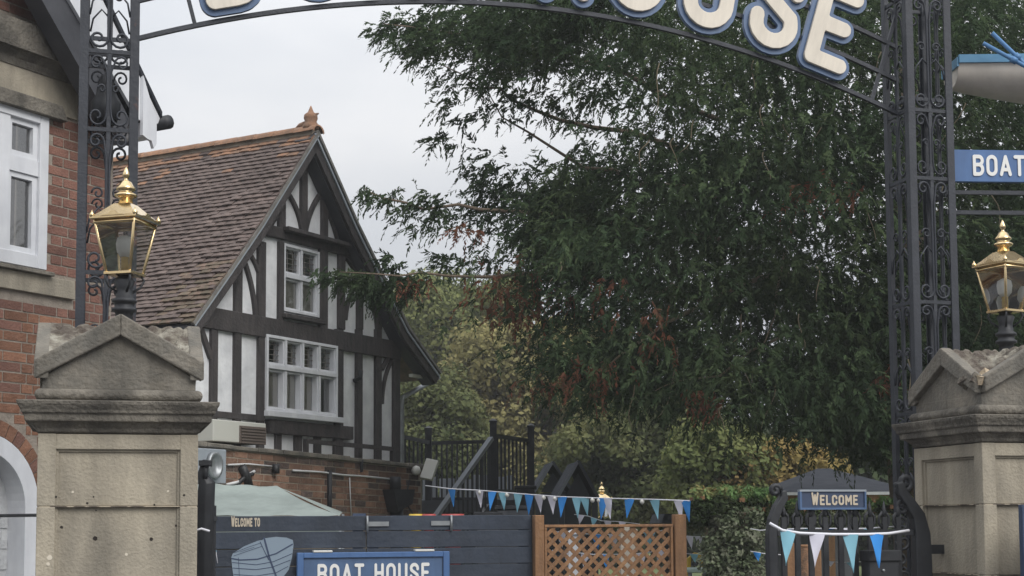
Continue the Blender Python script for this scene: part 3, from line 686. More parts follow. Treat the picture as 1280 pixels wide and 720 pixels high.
# arch radius from two points
p1 = LP.hit(0, 546); p2 = LP.hit(25, 567); p3 = LP.hit(46, 640)
def circ(a, b, c):
    ax, ay, bx, by, cx_, cy_ = *a, *b, *c; d = 2*(ax*(by-cy_)+bx*(cy_-ay)+cx_*(ay-by))
    ux = ((ax*ax+ay*ay)*(by-cy_)+(bx*bx+by*by)*(cy_-ay)+(cx_*cx_+cy_*cy_)*(ay-by))/d
    uy = ((ax*ax+ay*ay)*(cx_-bx)+(bx*bx+by*by)*(ax-cx_)+(cx_*cx_+cy_*cy_)*(bx-ax))/d
    return ux, uy, sqrt((ax-ux)**2+(ay-uy)**2)
acx, acz, AR = circ(p1, p2, p3)
print('ARCH', acx, acz, AR, 'win', wx0, wx1, wz0, wz1, 'corner', xc)
# backing wall built round the window opening and the arch
WT = 5.6
m = MB()
m.box(wx1, xc, 0, 0.3, acz+AR+.13 if False else 0, WT)
m.box(xl, wx0, 0, 0.3, wz0*0+2.9, WT); m.box(wx0, wx1, 0.0, 0.3, wz1, WT); m.box(wx0, wx1, 0.0, 0.3, 2.9 if wz0 > 2.9 else wz0-.2, wz0)
m.box(xc-0.3, xc, 0.3, 4.0, 0, WT-0.001)
m.build('wall', M['mortar'], LB)
# region under the window, above the arch
m = MB(); N_ = 24
za_ = acz
top = min(2.9, wz0-0.001)
poly = [(wx1-0.001, 0), (wx1-0.001, top), (xl, top)]
# arch shaped lower edge (ring extrados)
arcp = [(acx+(AR+0.0)*cos(t), acz+(AR+0.0)*sin(t)) for t in [pi*(1-i/N_) for i in range(N_+1)]]
fill = [(max(xl, x), z) for x, z in arcp]
strip = MB()
for (xa, za2), (xb, zb2) in zip(arcp[:-1], arcp[1:]):
    if xb <= xl: continue
    strip.prism([(max(xa, xl), za2), (xb, zb2), (xb, top), (max(xa, xl), top)], 0.0, 0.3)
xr = acx+AR
if wx1-0.002 > xr: strip.box(xr, wx1-0.002, 0.0, 0.3, 0, top)
strip.build('wall', M['mortar'], LB)
# recessed white painted brick inside the arch and below
MB().box(xl, xr+0.02, 0.16, 0.30, 0, acz+AR).build('recess_wall', M['white_brick'], LB)
ring = [(acx+(AR-0.002)*cos(t), acz+(AR-0.002)*sin(t)) for t in [pi*i/N_ for i in range(N_+1)]]
ring2 = [(acx+(AR-0.13)*cos(t), acz+(AR-0.13)*sin(t)) for t in [pi*i/N_ for i in range(N_+1)]]
m = MB()
for i in range(N_): m.prism([ring[i], ring[i+1], ring2[i+1], ring2[i]], -0.02, 0.17)
m.box(xr-0.13, xr-0.002, -0.02, 0.17, 0, acz)
m.build('arch_band', M['white'], LB)
# brick voussoirs round the arch
for i in range(40):
    t0 = pi*0.02+i*0.083/(AR+.06); t1 = t0+0.072/(AR+.06)
    if t1 > pi*.75: break
    a, b = AR+0.006, AR+0.112
    m = MB().prism([(acx+a*cos(t0), acz+a*sin(t0)), (acx+b*cos(t0), acz+b*sin(t0)), (acx+b*cos(t1), acz+b*sin(t1)), (acx+a*cos(t1), acz+a*sin(t1))], -0.012, 0.04)
    m.build('arch_brick', M['brick' if i % 3 else 'brick_dark'], LB)
_, zs1 = LP.hit(88, 352); _, zs0 = LP.hit(88, 375)
xs1, _ = LP.hit(90, 360)
bev(MB().box(wx0-.2, xs1, -0.035, 0.05, zs0, zs1).build('stone_sill_band', M['stone'], LB), 0.004, 1)
bev(MB().box(wx0-.2, wx1+0.04, -0.075, 0.05, zs1+0.001, zs1+0.03).build('window_sill', M['stone_mid'], LB), 0.004, 1)
zl0 = LP.hit(92, 150)[1]; zl1 = LP.hit(92, 108)[1]; zc1 = LP.hit(92, 92)[1]; zc2 = LP.hit(94, 58)[1]
MB().box(xl, xs1+0.01, -0.02, 0.05, zl0, zl1).build('stone_lintel', M['stone'], LB)
bev(MB().prism([(xl, wz1-.01), (LP.hit(77, 143)[0], wz1-.01), (LP.hit(70, 138)[0], wz1+0.10), (xl, wz1+0.10)], -0.075, 0.04).build('hood_mould', M['stone_dark'], LB), 0.005, 1)
prof = [(0.02, zl1), (-0.03, zl1), (-0.05, (zl1+zc1)/2), (-0.10, zc1-.005), (-0.13, zc1), (-0.135, zc2-0.01), (-0.05, zc2), (0.02, zc2)]
m = MB(); n = len(prof); m.add([(xl, y, z) for y, z in prof]+[(xc+0.02, y, z) for y, z in prof], [tuple(range(n)), tuple(range(2*n-1, n-1, -1))]+[(i, n+i, n+(i+1) % n, (i+1) % n) for i in range(n)])
m.build('string_course', M['stone_dark'], LB)
def okL(cx, cz, L):
    a, b = cx-L/2, cx+L/2
    if b > xc or a < xl: return False
    px, py = proj(LP.world(cx, 0, cz))
    if px < -22 or py < -14 or py > 560: return False
    if px > 62 and py > 425: return False
    if a < wx1-0.005 and wz0-0.04 < cz < wz1+.1: return False
    if a < xs1 and zs0-0.045 < cz < zs1+0.03: return False
    if a < xs1 and zl0-0.04 < cz < zl1+0.035: return False
    if zl1-0.035 < cz < zc2+0.035: return False
    for q in (a, cx, b):
        if (q-acx)**2+(cz-acz)**2 < (AR+0.15)**2: return False
    return True
nb = lay(LB, LP, wx1+.012, xc+.1, zs1+.035, zl1, okL, ['brick_dark'], flemish=False)
nb = lay(LB, LP, xl, xc+.1, 0.02, WT, lambda a_, b_, c_: okL(a_, b_, c_) and not (a_ > wx1 and zs1+.02 < b_ < zl1+.04), ['brick', 'brick', 'brick_dark'], pick=lambda x, z: 'brick_dark' if z > 3.2 else random.choice(['brick', 'brick', 'brick', 'brick_dark']))
print('left bricks', nb)
def okW(cx, cz, L):
    px, py = proj(LP.world(cx, .15, cz)); return -22 < px < 47 and 640 < py < 728 and cx+L/2 < xr-0.13
lay(LB, LP, xl, xr, 0.02, 2.0, okW, ['white_brick'], yoff=0.15)
# white window: frame members and panes
win = MB().box(wx0, wx1, 0.02, 0.10, wz0, wz0+0.001).build('window', M['white'], LB)
fr = MB(); fr.box(wx1-0.085, wx1, -0.03, 0.08, wz0+.002, wz1); fr.box(wx0, wx1-0.086, -0.03, 0.08, wz0+.002, wz0+0.10); fr.box(wx0, wx1-0.086, -0.03, 0.08, wz1-0.07, wz1)
bev(fr.build('frame', M['white'], win), 0.004, 1)
xa, za1 = LP.hit(38, 155); xb, _ = LP.hit(14, 155); ztr0 = LP.hit(26, 216)[1]; ztr1 = LP.hit(26, 197)[1]
MB().box(wx0, wx1-0.086, -0.015, 0.075, ztr0, ztr1).build('transom', M['white'], win)
for xm in (xb-0.075, xb-0.62):
    MB().box(xm-0.05, xm+0.05, -0.02, 0.07, wz0+0.10, wz1-0.07).build('mullion', M['white'], win)
cs = MB()
for z0, z1 in ((wz0+0.10, ztr0), (ztr1, wz1-.07)):
    for x0, x1 in ((xb-0.025, wx1-0.086), (xb-0.57, xb-0.126)):
        cs.box(x0, x0+0.035, 0.0, 0.05, z0, z1); cs.box(x1-0.045, x1, 0.0, 0.05, z0, z1); cs.box(x0+.035, x1-.045, 0.0, 0.05, z0, z0+0.045); cs.box(x0+.035, x1-.045, 0.0, 0.05, z1-0.04, z1)
cs.build('casement', M['white'], win)
for z0, z1 in ((wz0+0.11, ztr0), (ztr1, wz1-.08)):
    for x0, x1 in ((xb-0.03, wx1-0.09), (xb-0.60, xb-0.13)):
        MB().add([(x0, .035, z0), (x1, .035, z0), (x1, .035, z1), (x0, .035, z1)], [(0, 1, 2, 3)]).build('pane', M['glass'], win)
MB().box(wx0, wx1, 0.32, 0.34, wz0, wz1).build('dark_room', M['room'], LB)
# gable end: roof edge, white barge board and gutter end, in a plane in front of the wall
ov = -0.35
bx = lambda px, py: LP.hit(px, py, ov)
R1, R2, R3 = bx(104, -45), bx(158, 50), bx(201, 140)
# straight line through the points
d1 = ((R3[0]-R2[0]), (R3[1]-R2[1])); k1 = d1[1]/d1[0]
T1 = (R3[0]-3.2/abs(k1), R3[1]+3.2)
bev(MB().prism([T1, R3, (R3[0], R3[1]-0.05), (T1[0], T1[1]-0.09)], ov-0.02, 3.8).build('roof_slope', M['slate'], LB), 0.004, 1)
MB().prism([(T1[0], T1[1]-0.092), (R3[0]-.01, R3[1]-0.052), (R3[0]-0.03, R3[1]-0.10), (R3[0]-0.24, R3[1]-0.12), (T1[0], T1[1]-0.95)], ov, ov+0.03).build('barge_board', M['white'], LB)
MB().prism([(T1[0], T1[1]-0.70), (R3[0]-0.30, R3[1]-0.14), (R3[0]-0.42, R3[1]-.30), (T1[0], T1[1]-1.15)], ov+0.031, -0.16).build('soffit', M['soffit'], LB)
E1, E2 = bx(178, 96), bx(192, 184)
MB().prism([(E1[0]-.02, E1[1]), (E2[0], R3[1]-0.10), (E2[0], E2[1]+0.02), (E2[0]-0.03, E2[1]-0.02), (E2[0]-0.055, E2[1]+0.035), (E2[0]-0.10, E2[1]+0.04), (E1[0]-.02, E2[1]+0.06)], ov-0.03, ov-0.002).build('eaves_board', M['white'], LB)
MB().box(xc-0.05, E2[0]-.01, ov+0.002, 3.7, E2[1]+0.06, R3[1]-0.13).build('eaves_box', M['white'], LB)
MB().tube([LP.world(0, 0, 0)*0+Vector((R3[0]+0.045, ov-0.05, R3[1]-0.075)), (R3[0]+0.045, 3.8, R3[1]-0.075)], 0.055, 10).build('gutter', M['black'], LB)
# wall lamp bracket and rail at the bottom left
hr = thing('handrail', 'thin black handrail in front of the white arch at lower left', 'handrail', (0, 0, 0))
a = P(-30, 645, 10.2); b = P(48, 644, 9.9); c = P(52, 650, 9.9)
MB().tube([a, b, c, (c.x, c.y, 0)], 0.011, 8).tube([a, (a.x, a.y, 0)], 0.011, 8).build('rail', M['black'], hr)

# ------------------------------------------------------------------ half timbered building
fp = P(425, 600, 18.5); FP = Plane((fp.x, fp.y), BA)
HB = thing('half_timbered_house', 'black and white half-timbered gabled house with a steep tiled roof', 'house', (fp.x, fp.y, 0), BA)
F = lambda px, py, off=0.0: FP.hit(px, py, off)
OV = -0.22
king = F(377.5, 250)[0]; rc = F(497, 500)[0]; apx, apz = F(397, 163, OV)
lfx, lfz = F(240, 403, OV); rfx, rfz = F(551, 465, OV)
print('HOUSE king', king, 'rc', rc, 'apex', apx, apz, 'lf', lfx, lfz, 'rf', rfx, rfz)
kR = [F(448, 280, OV), F(485.6, 357, OV), F(512, 410, OV), (rfx, rfz)]; kL = [F(325, 280, OV), F(284, 340, OV), (lfx, lfz)]
print(kR, kL)
# outline of the roof's top edge
outL = [(lfx, lfz), F(284, 340, OV), F(325, 280, OV), (apx, apz)]
outR = [(apx, apz), F(448, 280, OV), F(485.6, 357, OV), F(512, 410, OV), (rfx, rfz)]
ZB = 1.5
lcx = 2*king-rc-0.0
wallL = lfx+0.32
def shift(poly, dz): return [(x, z-dz) for x, z in poly]
# rendered wall behind the timbers, clipped by the roof
def roofz(x):
    L = outL+outR[1:]
    for a, b in zip(L[:-1], L[1:]):
        if a[0] <= x <= b[0]: return a[1]+(b[1]-a[1])*(x-a[0])/(b[0]-a[0])
    return lfz
# windows
W1 = [F(352, 305), F(396.6, 314.5), F(396.6, 400), F(352, 393)]; W2 = [F(327.5, 418), F(416.5, 433), F(416.5, 529), F(327.5, 513)]
w1 = (W1[0][0], W1[1][0], (W1[2][1]+W1[3][1])/2, (W1[0][1]+W1[1][1])/2); w2 = (W2[0][0], W2[1][0], (W2[2][1]+W2[3][1])/2, (W2[0][1]+W2[1][1])/2)
print('W1', W1, 'W2', W2)
xsn = sorted(set([wallL, rc, apx, w1[0], w1[1], w2[0], w2[1]]+[p[0] for p in outL+outR if wallL < p[0] < rc]))
m = MB()
for a, b in zip(xsn[:-1], xsn[1:]):
    c = (a+b)/2; segs = [(ZB, None)]; holes = []
    if w2[0] < c < w2[1]: holes.append((w2[2], w2[3]))
    if w1[0] < c < w1[1]: holes.append((w1[2], w1[3]))
    z = ZB
    for h0, h1 in holes: m.prism([(a, z), (b, z), (b, h0), (a, h0)], 0, 0.25); z = h1
    m.prism([(a, z), (b, z), (b, roofz(b)-0.12), (a, roofz(a)-0.12)], 0, 0.25)
m.build('render_wall', M['plaster'], HB)
MB().box(rc-0.2, rc-.001, 0.25, 6, 0.0, rfz-.1).build('side_wall', M['plaster'], HB)
MB().box(wallL, wallL+0.2, 0.25, 6, 0.0, lfz-.1).build('side_wall', M['plaster'], HB)
MB().box(wallL, rc, 0.02, 0.25, 0.0, ZB-.001).build('base_wall', M['plaster'], HB)
TD = -0.045
def tpost(pxa, pxb, pya, pyb, name='timber_post', d=TD):
    ym = (pya+pyb)/2; x0 = F(pxa, ym)[0]; x1 = F(pxb, ym)[0]; xm = (pxa+pxb)/2
    z1 = F(xm, pya)[1]; z0 = F(xm, pyb)[1]; z1 = min(z1, roofz((x0+x1)/2)-.1)
    bev(MB().box(x0, x1, d, 0.02, z0, z1).build(name, M['timber'], HB), 0.006, 1)
def tbeam(x0, x1, z0, z1, d=TD-0.012, name='timber_beam'):
    bev(MB().box(x0, x1, d, 0.02, z0, z1).build(name, M['timber'], HB), 0.006, 1)
def tbrace(a, b, c, w, d=TD+0.006):
    pts = bez(F(*a), F(*b), F(*c), 8); bev(MB().prism(ribbon(pts, w), d, 0.015).build('timber_brace', M['timber'], HB), 0.004, 1)
zMB1 = (F(270, 385)[1]+F(483, 426)[1])/2; zMB0 = zMB1-0.235
zCB1 = (F(352, 290)[1]+F(424, 302)[1])/2; zCB0 = zCB1-0.13
def xin(z, side):   # where the roof outline reaches z
    best = None; xs_ = np.linspace(wallL, apx, 200) if side < 0 else np.linspace(rc, apx, 200)
    for x in xs_:
        if roofz(x)-0.13 > z: return float(x)
    return float(xs_[-1])
tbeam(wallL, rc, zMB0, zMB1); tbeam(xin(zCB1, -1), xin(zCB1, 1), zCB0, zCB1)
bev(MB().box(F(352, 300)[0]-.05, F(440, 300)[0], TD-0.10, TD-0.012, zCB1-0.035, zCB1+0.012).build('drip_board', M['timber'], HB), 0.004, 1)
# lower storey posts
for a, b in ((260.5, 268.5), (289.8, 298), (319.8, 327.3), (416.8, 426), (443, 450), (467, 474), (489.5, 497)): tpost(a, b, 412, 600)
# small studs under the window
for a, b in ((342.3, 349.3), (366.3, 375), (391.3, 399), (415.3, 423)): tpost(a, b, 540, 600, 'timber_stud', TD+.008)
zq1 = F(375, 527)[1]; zq0 = F(375, 545)[1]
tbeam(F(331, 530)[0], F(436, 545)[0], zq0, zq1-0.01, TD-0.03)
z2 = F(300, 517)[1]; tbeam(wallL, F(327, 520)[0], z2-0.07, z2, TD-.008)
zz = F(300, 549)[1]
# middle storey
for a, b in ((291, 299.8), (320, 329), (345.8, 351.8), (397, 406.7), (421, 428.5), (444.5, 451), (468.5, 474.5)): tpost(a, b, 302, 412)
tbrace((318, 398), (315, 352), (300, 318), 0.056); tbrace((306, 312), (316, 322), (323, 345), 0.044)
tbrace((430, 400), (432, 365), (452, 345), 0.056); tbrace((428, 318), (440, 332), (449, 352), 0.052); tbrace((470, 412), (468, 380), (455, 350), 0.052)
tbrace((246, 400), (252, 420), (262, 448), 0.067); tbrace((476, 462), (482, 448), (492, 436), 0.052); tbrace((476, 505), (477, 465), (492, 445), 0.044)
# top storey
tpost(374, 381.5, 180, 292, 'king_post'); tpost(346, 354, 240, 292); tpost(400, 407, 240, 302)
tbrace((376, 292), (373, 262), (357, 240), 0.056); tbrace((380, 292), (384, 262), (401, 240), 0.059)
tbrace((421, 304), (414, 275), (405, 258), 0.044); tbrace((334, 288), (345, 268), (352, 262), 0.037)
# drip sill boards under the windows
bev(MB().box(w1[0]-.04, w1[1]+.04, TD-.06, 0.0, w1[2]-.05, w1[2]-.003).build('window_board', M['timber'], HB), 0.004, 1)
def window(parent, r, cols, zsplit, curtain_low, name='window', dd=-0.02):
    x0, x1, z0, z1 = r
    w = MB().box(x0, x1, dd+0.004, 0.10, z0, z0+0.03).build(name, M['white'], parent)
    fr = MB(); e = 0.034
    fr.box(x0, x0+e, dd-0.02, 0.08, z0+.031, z1); fr.box(x1-e, x1, dd-0.02, 0.08, z0+.031, z1); fr.box(x0+e, x1-e, dd-0.02, 0.08, z1-e, z1); fr.box(x0+e, x1-e, dd-0.02, 0.08, z0+.031, z0+e+.031)
    zs = z0+(z1-z0)*zsplit; fr.box(x0+e, x1-e, dd-0.03, 0.08, zs-0.026, zs+0.026)
    bev(fr.build('frame', M['white'], w), 0.003, 1)
    cw = (x1-x0-2*e)/cols; mu = MB(); ca = MB()
    for i in range(1, cols):
        xm = x0+e+i*cw; mu.box(xm-0.017, xm+0.017, dd-0.015, 0.075, z0+e+.031, zs-0.032); mu.box(xm-0.017, xm+0.017, dd-0.015, 0.075, zs+0.032, z1-e)
    mu.build('mullion', M['white'], w)
    for i in range(cols):
        for a, b in ((z0+e+.031, zs-0.032), (zs+0.032, z1-e)):
            xa_, xb_ = x0+e+i*cw+(0.017 if i else 0), x0+e+(i+1)*cw-(0.017 if i < cols-1 else 0); t_ = 0.019
            ca.box(xa_, xa_+t_, dd+.005, 0.06, a, b); ca.box(xb_-t_, xb_, dd+.005, 0.06, a, b); ca.box(xa_+t_, xb_-t_, dd+.005, 0.06, a, a+t_); ca.box(xa_+t_, xb_-t_, dd+.005, 0.06, b-t_, b)
            MB().add([(xa_+.01, .02, a+.01), (xb_-.01, .02, a+.01), (xb_-.01, .02, b-.01), (xa_+.01, .02, b-.01)], [(0, 1, 2, 3)]).build('pane', M['glass'], w)
            if a > zs:   # leaded lights in the upper panes
                ld = MB(); 
                for q in (0.33, 0.66): ld.box(xa_+(xb_-xa_)*q-.003, xa_+(xb_-xa_)*q+.003, 0.012, 0.018, a, b)
                for q in (0.2, .4, .6, .8): ld.box(xa_, xb_, 0.0115, 0.0175, a+(b-a)*q-.003, a+(b-a)*q+.003)
                ld.build('leading', M['lead'], w)
    ca.build('casement', M['white'], w)
    return w
window(HB, w1, 2, 0.55, True); MB().box(w1[0], w1[1], 0.034, 0.04, w1[2], w1[2]+(w1[3]-w1[2])*0.52).build('blind', M['curtain'], HB)
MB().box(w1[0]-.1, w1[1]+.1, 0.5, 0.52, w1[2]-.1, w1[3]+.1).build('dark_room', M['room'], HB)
w2f = (w2[0], w2[1], w2[2], w2[3]); window(HB, w2f, 4, 0.60, False, dd=-0.055)
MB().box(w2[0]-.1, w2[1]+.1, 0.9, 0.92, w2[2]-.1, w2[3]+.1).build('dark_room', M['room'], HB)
cw_ = (w2[1]-w2[0])/4
MB().box(w2[0]+.03, w2[0]+cw_*2.95, 0.034, 0.04, w2[2], w2[2]+(w2[3]-w2[2])*0.55).build('blind', M['curtain'], HB)
bev(MB().box(w2[0]-.03, w2[1]+.05, -0.13, -0.056, w2[2]-.035, w2[2]+.03).build('window_sill', M['white'], HB), 0.004, 1)
# roof
RB = 7.0; RT = 0.055
def slab(outl, th, y0, y1, dz=0.0):
    m = MB()
    for a, b in zip(outl[:-1], outl[1:]): m.prism([(a[0], a[1]-dz), (b[0], b[1]-dz), (b[0], b[1]-dz-th), (a[0], a[1]-dz-th)], y0, y1)
    return m
roof = slab(outL, 0.07, OV+0.03, RB, 0.03).build('roof', M['soffit'], HB)
m = slab(outR, 0.07, OV+0.03, RB, 0.031); m.build('roof', M['tile_moss'], HB)
bl = MB()
def off_poly(outl, a, b):
    """band between perpendicular offsets a and b below the outline"""
    up = []; dn = []
    n = len(outl)
    for i, p in enumerate(outl):
        q0 = outl[max(i-1, 0)]; q1 = outl[min(i+1, n-1)]; dx, dz = q1[0]-q0[0], q1[1]-q0[1]; l = sqrt(dx*dx+dz*dz); nx, nzz = dz/l, -dx/l
        up.append((p[0]+nx*a, p[1]+nzz*a)); dn.append((p[0]+nx*b, p[1]+nzz*b))
    return up, dn
def band(outl, a, b, y0, y1, nm, mt):
    up, dn = off_poly(outl, a, b); m = MB()
    for i in range(len(up)-1): m.prism([up[i], up[i+1], dn[i+1], dn[i]], y0, y1)
    return m.build(nm, M[mt], HB)
band(outL, 0.03, 0.15, OV, OV+0.04, 'barge_board', 'timber'); band(outR, 0.03, 0.20, OV, OV+0.04, 'barge_board', 'timber')
band(outL, 0.0, 0.035, OV-0.02, OV+0.03, 'verge_edge', 'lead'); band(outR, 0.0, 0.035, OV-0.02, OV+0.03, 'verge_edge', 'lead')
band(outR, 0.07, 0.095, OV-0.018, OV-0.001, 'barge_trim', 'grey_metal'); band(outL, 0.038, 0.055, OV-0.018, OV-0.001, 'barge_trim', 'grey_metal')
band(outR, 0.19, 0.215, OV+0.041, -0.002, 'soffit_board', 'soffit'); 
# clay tiles on the visible slope (and the hidden slope's own covering above)
segs = []; acc = 0
tot = sum(sqrt((b[0]-a[0])**2+(b[1]-a[1])**2) for a, b in zip(outL[:-1], outL[1:]))
def along(s_):
    for a, b in zip(outL[:-1], outL[1:]):
        l = sqrt((b[0]-a[0])**2+(b[1]-a[1])**2)
        if s_ <= l or b is outL[-1]: t = s_/l; return (a[0]+(b[0]-a[0])*t, a[1]+(b[1]-a[1])*t, atan2(b[1]-a[1], b[0]-a[0]))
        s_ -= l
gauge = 0.074; tw = 0.150
tm_ = MB().box(0, tw-0.004, 0, 0, 0, 0) if False else None
def tile_mesh(mt):
    m = MB(); y0, y1, L_ = 0.0, tw-0.004, 0.092
    vs = []
    for x, h0, h1 in ((0, 0.010, 0.034), (L_, 0.0, 0.014)):
        for j in range(4):
            y = y0+(y1-y0)*j/3; cam_ = 0.004*sin(pi*j/3)
            vs += [(x, y, h0+cam_), (x, y, h1+cam_)]
    fs = []
    for j in range(3):
        a = j*2; b = 8+j*2
        fs += [(a+1, b+1, b+3, a+3), (a, a+2, b+2, b), (a, a+1, a+3, a+2)]
    fs += [(0, 8, 9, 1), (6, 7, 15, 14)]
    m.add(vs, fs); me = m.mesh('roof_tile'); me.materials.append(M[mt]); return me
tms = {k: tile_mesh(k) for k in ('tile', 'tile_orange', 'tile_moss')}
rows = int(tot/gauge)-1; cand = []
rt = random.Random(4)
for r in range(rows):
    x, z, an = along(r*gauge)
    k = 0; y = OV-0.01+(tw/2 if r % 2 else 0)
    if r % 2: pass
    if r % 2: y = OV-0.01
    first = r % 2 == 1
    while y < 6.6:
        wp = FP.world(x, y, z); d = (wp-CAM).length; ppx, ppy = proj(wp)
        cand.append((d, r, x, y, z, an, ppx, ppy, 0.5 if first else 1.0)); y += tw*(0.5 if first else 1.0); first = False
vis = [c for c in cand if 130 < c[6] < 420 and 120 < c[7] < 410]
vis.sort(key=lambda c: c[0]); print('tiles', len(cand), len(vis))
def tkind(r, y):
    if r >= rows-7 and rt.random() < (0.8 if r >= rows-2 else .16): return 'tile_orange'
    if y < 0.35 and r < 14 and rt.random() < 0.6: return 'tile_moss'
    return 'tile'
rest = MB(); restm = {'tile': MB(), 'tile_orange': MB(), 'tile_moss': MB()}
for i, (d, r, x, y, z, an, _, _, ys_) in enumerate(vis):
    kd = tkind(r, y); lift = rt.uniform(0, .010)+.004*sin(y*5+r*1.3); rz_ = rt.uniform(-.03, .03)
    if i < 290:
        link('roof_tile', tms[kd], None, roof, loc=(x-sin(an)*(-lift)*-1, y+rt.uniform(-.003, .003), z+lift-0.012), rot=(0, -an, rz_), scale=(1, ys_, 1))
    else:
        me = tms[kd]; co = np.empty(len(me.vertices)*3); me.vertices.foreach_get('co', co); co = co.reshape(-1, 3)
        X = co[:, 0]*cos(an)-co[:, 2]*sin(an)+x; Z = co[:, 0]*sin(an)+co[:, 2]*cos(an)+z+lift-0.012; Yy = co[:, 1]*ys_+y+rt.uniform(-.003, .003)
        restm[kd].add(list(zip(X.tolist(), Yy.tolist(), Z.tolist())), [tuple(p.vertices) for p in me.polygons])
me = None; allm = MB(); mats = []; mi = []
for q, (k, mbk) in enumerate(restm.items()):
    allm.add(mbk.v, mbk.f); mi += [q]*len(mbk.f)
me = allm.mesh('roof_tile_courses')
for k in restm: me.materials.append(M[k])
me.polygons.foreach_set('material_index', mi)
tag(link('roof_tile_courses', me, None, roof), kind='stuff')
# ridge tiles
MB().box(apx-.07, apx+.07, OV+.03, 6.6, apz-.06, apz+.035).build('ridge_bedding', M['mortar_old'], HB)
nR = 22
for k in range(nR):
    y0 = OV-0.02+k*0.30
    if proj(FP.world(apx, y0, apz))[0] < 100: break
    m = MB(); a0 = radians(8)
    pr_ = [(apx+0.115*cos(t), apz-0.015+0.085*sin(t)) for t in [pi*(i/8) for i in range(9)]]
    vs = [(x, y0+0.003, z) for x, z in pr_]+[(x, y0+0.297, z-0.004) for x, z in pr_]+[(apx+(x-apx)*0.8, y0+0.003, z-0.02) for x, z in pr_]
    m.add(vs, [(i, i+1, 9+i+1, 9+i) for i in range(8)]+[(i+1, i, 18+i, 18+i+1) for i in range(8)], True)
    m.build('ridge_tile', M['tile_orange'], HB)
# dragon-like terracotta finial
fn = MB(); fn.lathe([(0.11, apz+0.02), (0.10, apz+0.07), (0.07, apz+0.12), (0.085, apz+0.16), (0.08, apz+0.20), (0.04, apz+0.23), (0.03, apz+0.25), (0.006, apz+0.31)], c=(apx, OV+0.10), n=9)
fn.tube([(apx, OV+0.12, apz+0.18), (apx+.02, OV+0.06, apz+0.20), (apx+.02, OV+0.0, apz+0.21)], [0.03, 0.022, 0.008], 6).tube([(apx, OV+0.16, apz+0.10), (apx, OV+0.26, apz+0.09), (apx, OV+0.32, apz+0.07)], [0.04, 0.03, 0.01], 6)
fn.build('ridge_finial', M['tile_orange'], HB)
# eaves light, rainwater pipe
a = F(521, 470.5, -0.05); MB().box(a[0]-.16, a[0]+.16, -0.09, -0.03, a[1]-.02, a[1]+.02).build('eaves_light', M['white_plastic'], HB)
a = F(548, 472, 0.1); b = F(501, 500, 0.1); c = F(500, 575, 0.1)
MB().tube([(a[0], .1, a[1]), (b[0]+.05, .1, b[1]+.04), (b[0]+.02, .1, b[1]-.05), (b[0]+.02, .1, 0.0)], 0.035, 8).build('downpipe', M['galv'], HB)
a = F(441, 470); MB().tube([(a[0], -.02, a[1]-.06), (a[0], -0.12, a[1]-.03), (a[0], -0.12, a[1]+.06)], 0.03, 7).build('wall_spotlight', M['black'], HB)
# handrail in front of the base
a = F(381, 553, -.3); b = F(496, 558, -.3); zr = (a[1]+b[1])/2
MB().bar((a[0], -.3, zr), (b[0], -.3, zr-0.02), 0.05, 0.05).bar((a[0]+.02, -.3, zr), (a[0]+.02, -.3, zr-0.25), 0.05, 0.05).bar((b[0]-.1, -.3, zr), (b[0]-.1, -.3, zr-0.25), 0.05, 0.05).build('base_rail', M['timber'], HB)
# service boxes at the lower left
x0, z1 = F(262, 524, -.25); x1, z0 = F(328, 556, -.25)
bxo = thing('service_cabinet', 'cream service cabinet with brown louvre under the lower left timbers', 'cabinet', FP.world(x0, -.3, 0), BA)
bev(MB().box(0, x1-x0, 0.0, 0.29, z0, z1).build('casing', M['cream_box'], bxo), 0.008, 1)
xa = F(299, 540, -.3)[0]-x0; zt2 = F(313, 533, -.3)[1]; zb2 = F(313, 555, -.3)[1]
lv = MB().box(xa, x1-x0-.01, -0.008, 0.0, zb2, zt2).build('louvre', M['brown_vent'], bxo)
for k in range(6):
    z = zb2+(zt2-zb2)*(k+.5)/6; MB().box(xa+.02, x1-x0-.03, -0.022, -0.0085, z-.012, z+.004).build('slat', M['brown_vent'], bxo)

# ------------------------------------------------------------------ terrace wall
TP = Plane(FP.world(0, -0.36, 0)[:2], BA)
cl = TP.hit(245, 552); cr = TP.hit(528, 581)
slope = (cr[1]-cl[1])/(cr[0]-cl[0]); print('terrace', cl, cr, slope)
TWl = thing('terrace_wall', 'old orange brick retaining wall below the half-timbered house', 'wall', (TP.o.x, TP.o.y, 0), BA)
ztop = lambda x: cl[1]+slope*(x-cl[0])-0.05
MB().prism([(cl[0]-1, 0), (cr[0]-.02, 0), (cr[0]-.02, ztop(cr[0])), (cl[0]-1, ztop(cl[0]-1))], 0.0, 0.32).build('core', M['mortar_old'], TWl)
nxc = 11
for k in range(nxc):
    a = cl[0]-.3+(cr[0]+.05-cl[0]+.3)*k/nxc; b = cl[0]-.3+(cr[0]+.05-cl[0]+.3)*(k+1)/nxc-0.006; j = random.uniform(-.008, .008)
    bev(MB().prism([(a, ztop(a)+.001), (b, ztop(b)+.001), (b, ztop(b)+.052+j), (a, ztop(a)+.052+j)], -0.05+random.uniform(-.01, .01), 0.36).build('coping_stone', M['stone_mid'], TWl), 0.008, 1)
def okT(cx, cz, L):
    px, py = proj(TP.world(cx, 0, cz))
    if not (248 < px < 527 and py < 648): return False
    if 262 < px < 350 and py > 612: return False
    if 250 < px < 283 and 560 < py < 604: return False
    return cz+.035 < ztop(cx) and cx+L/2 < cr[0]-.015
x0_ = cl[0]; nlay = int((cl[1]-0.05)/0.075)
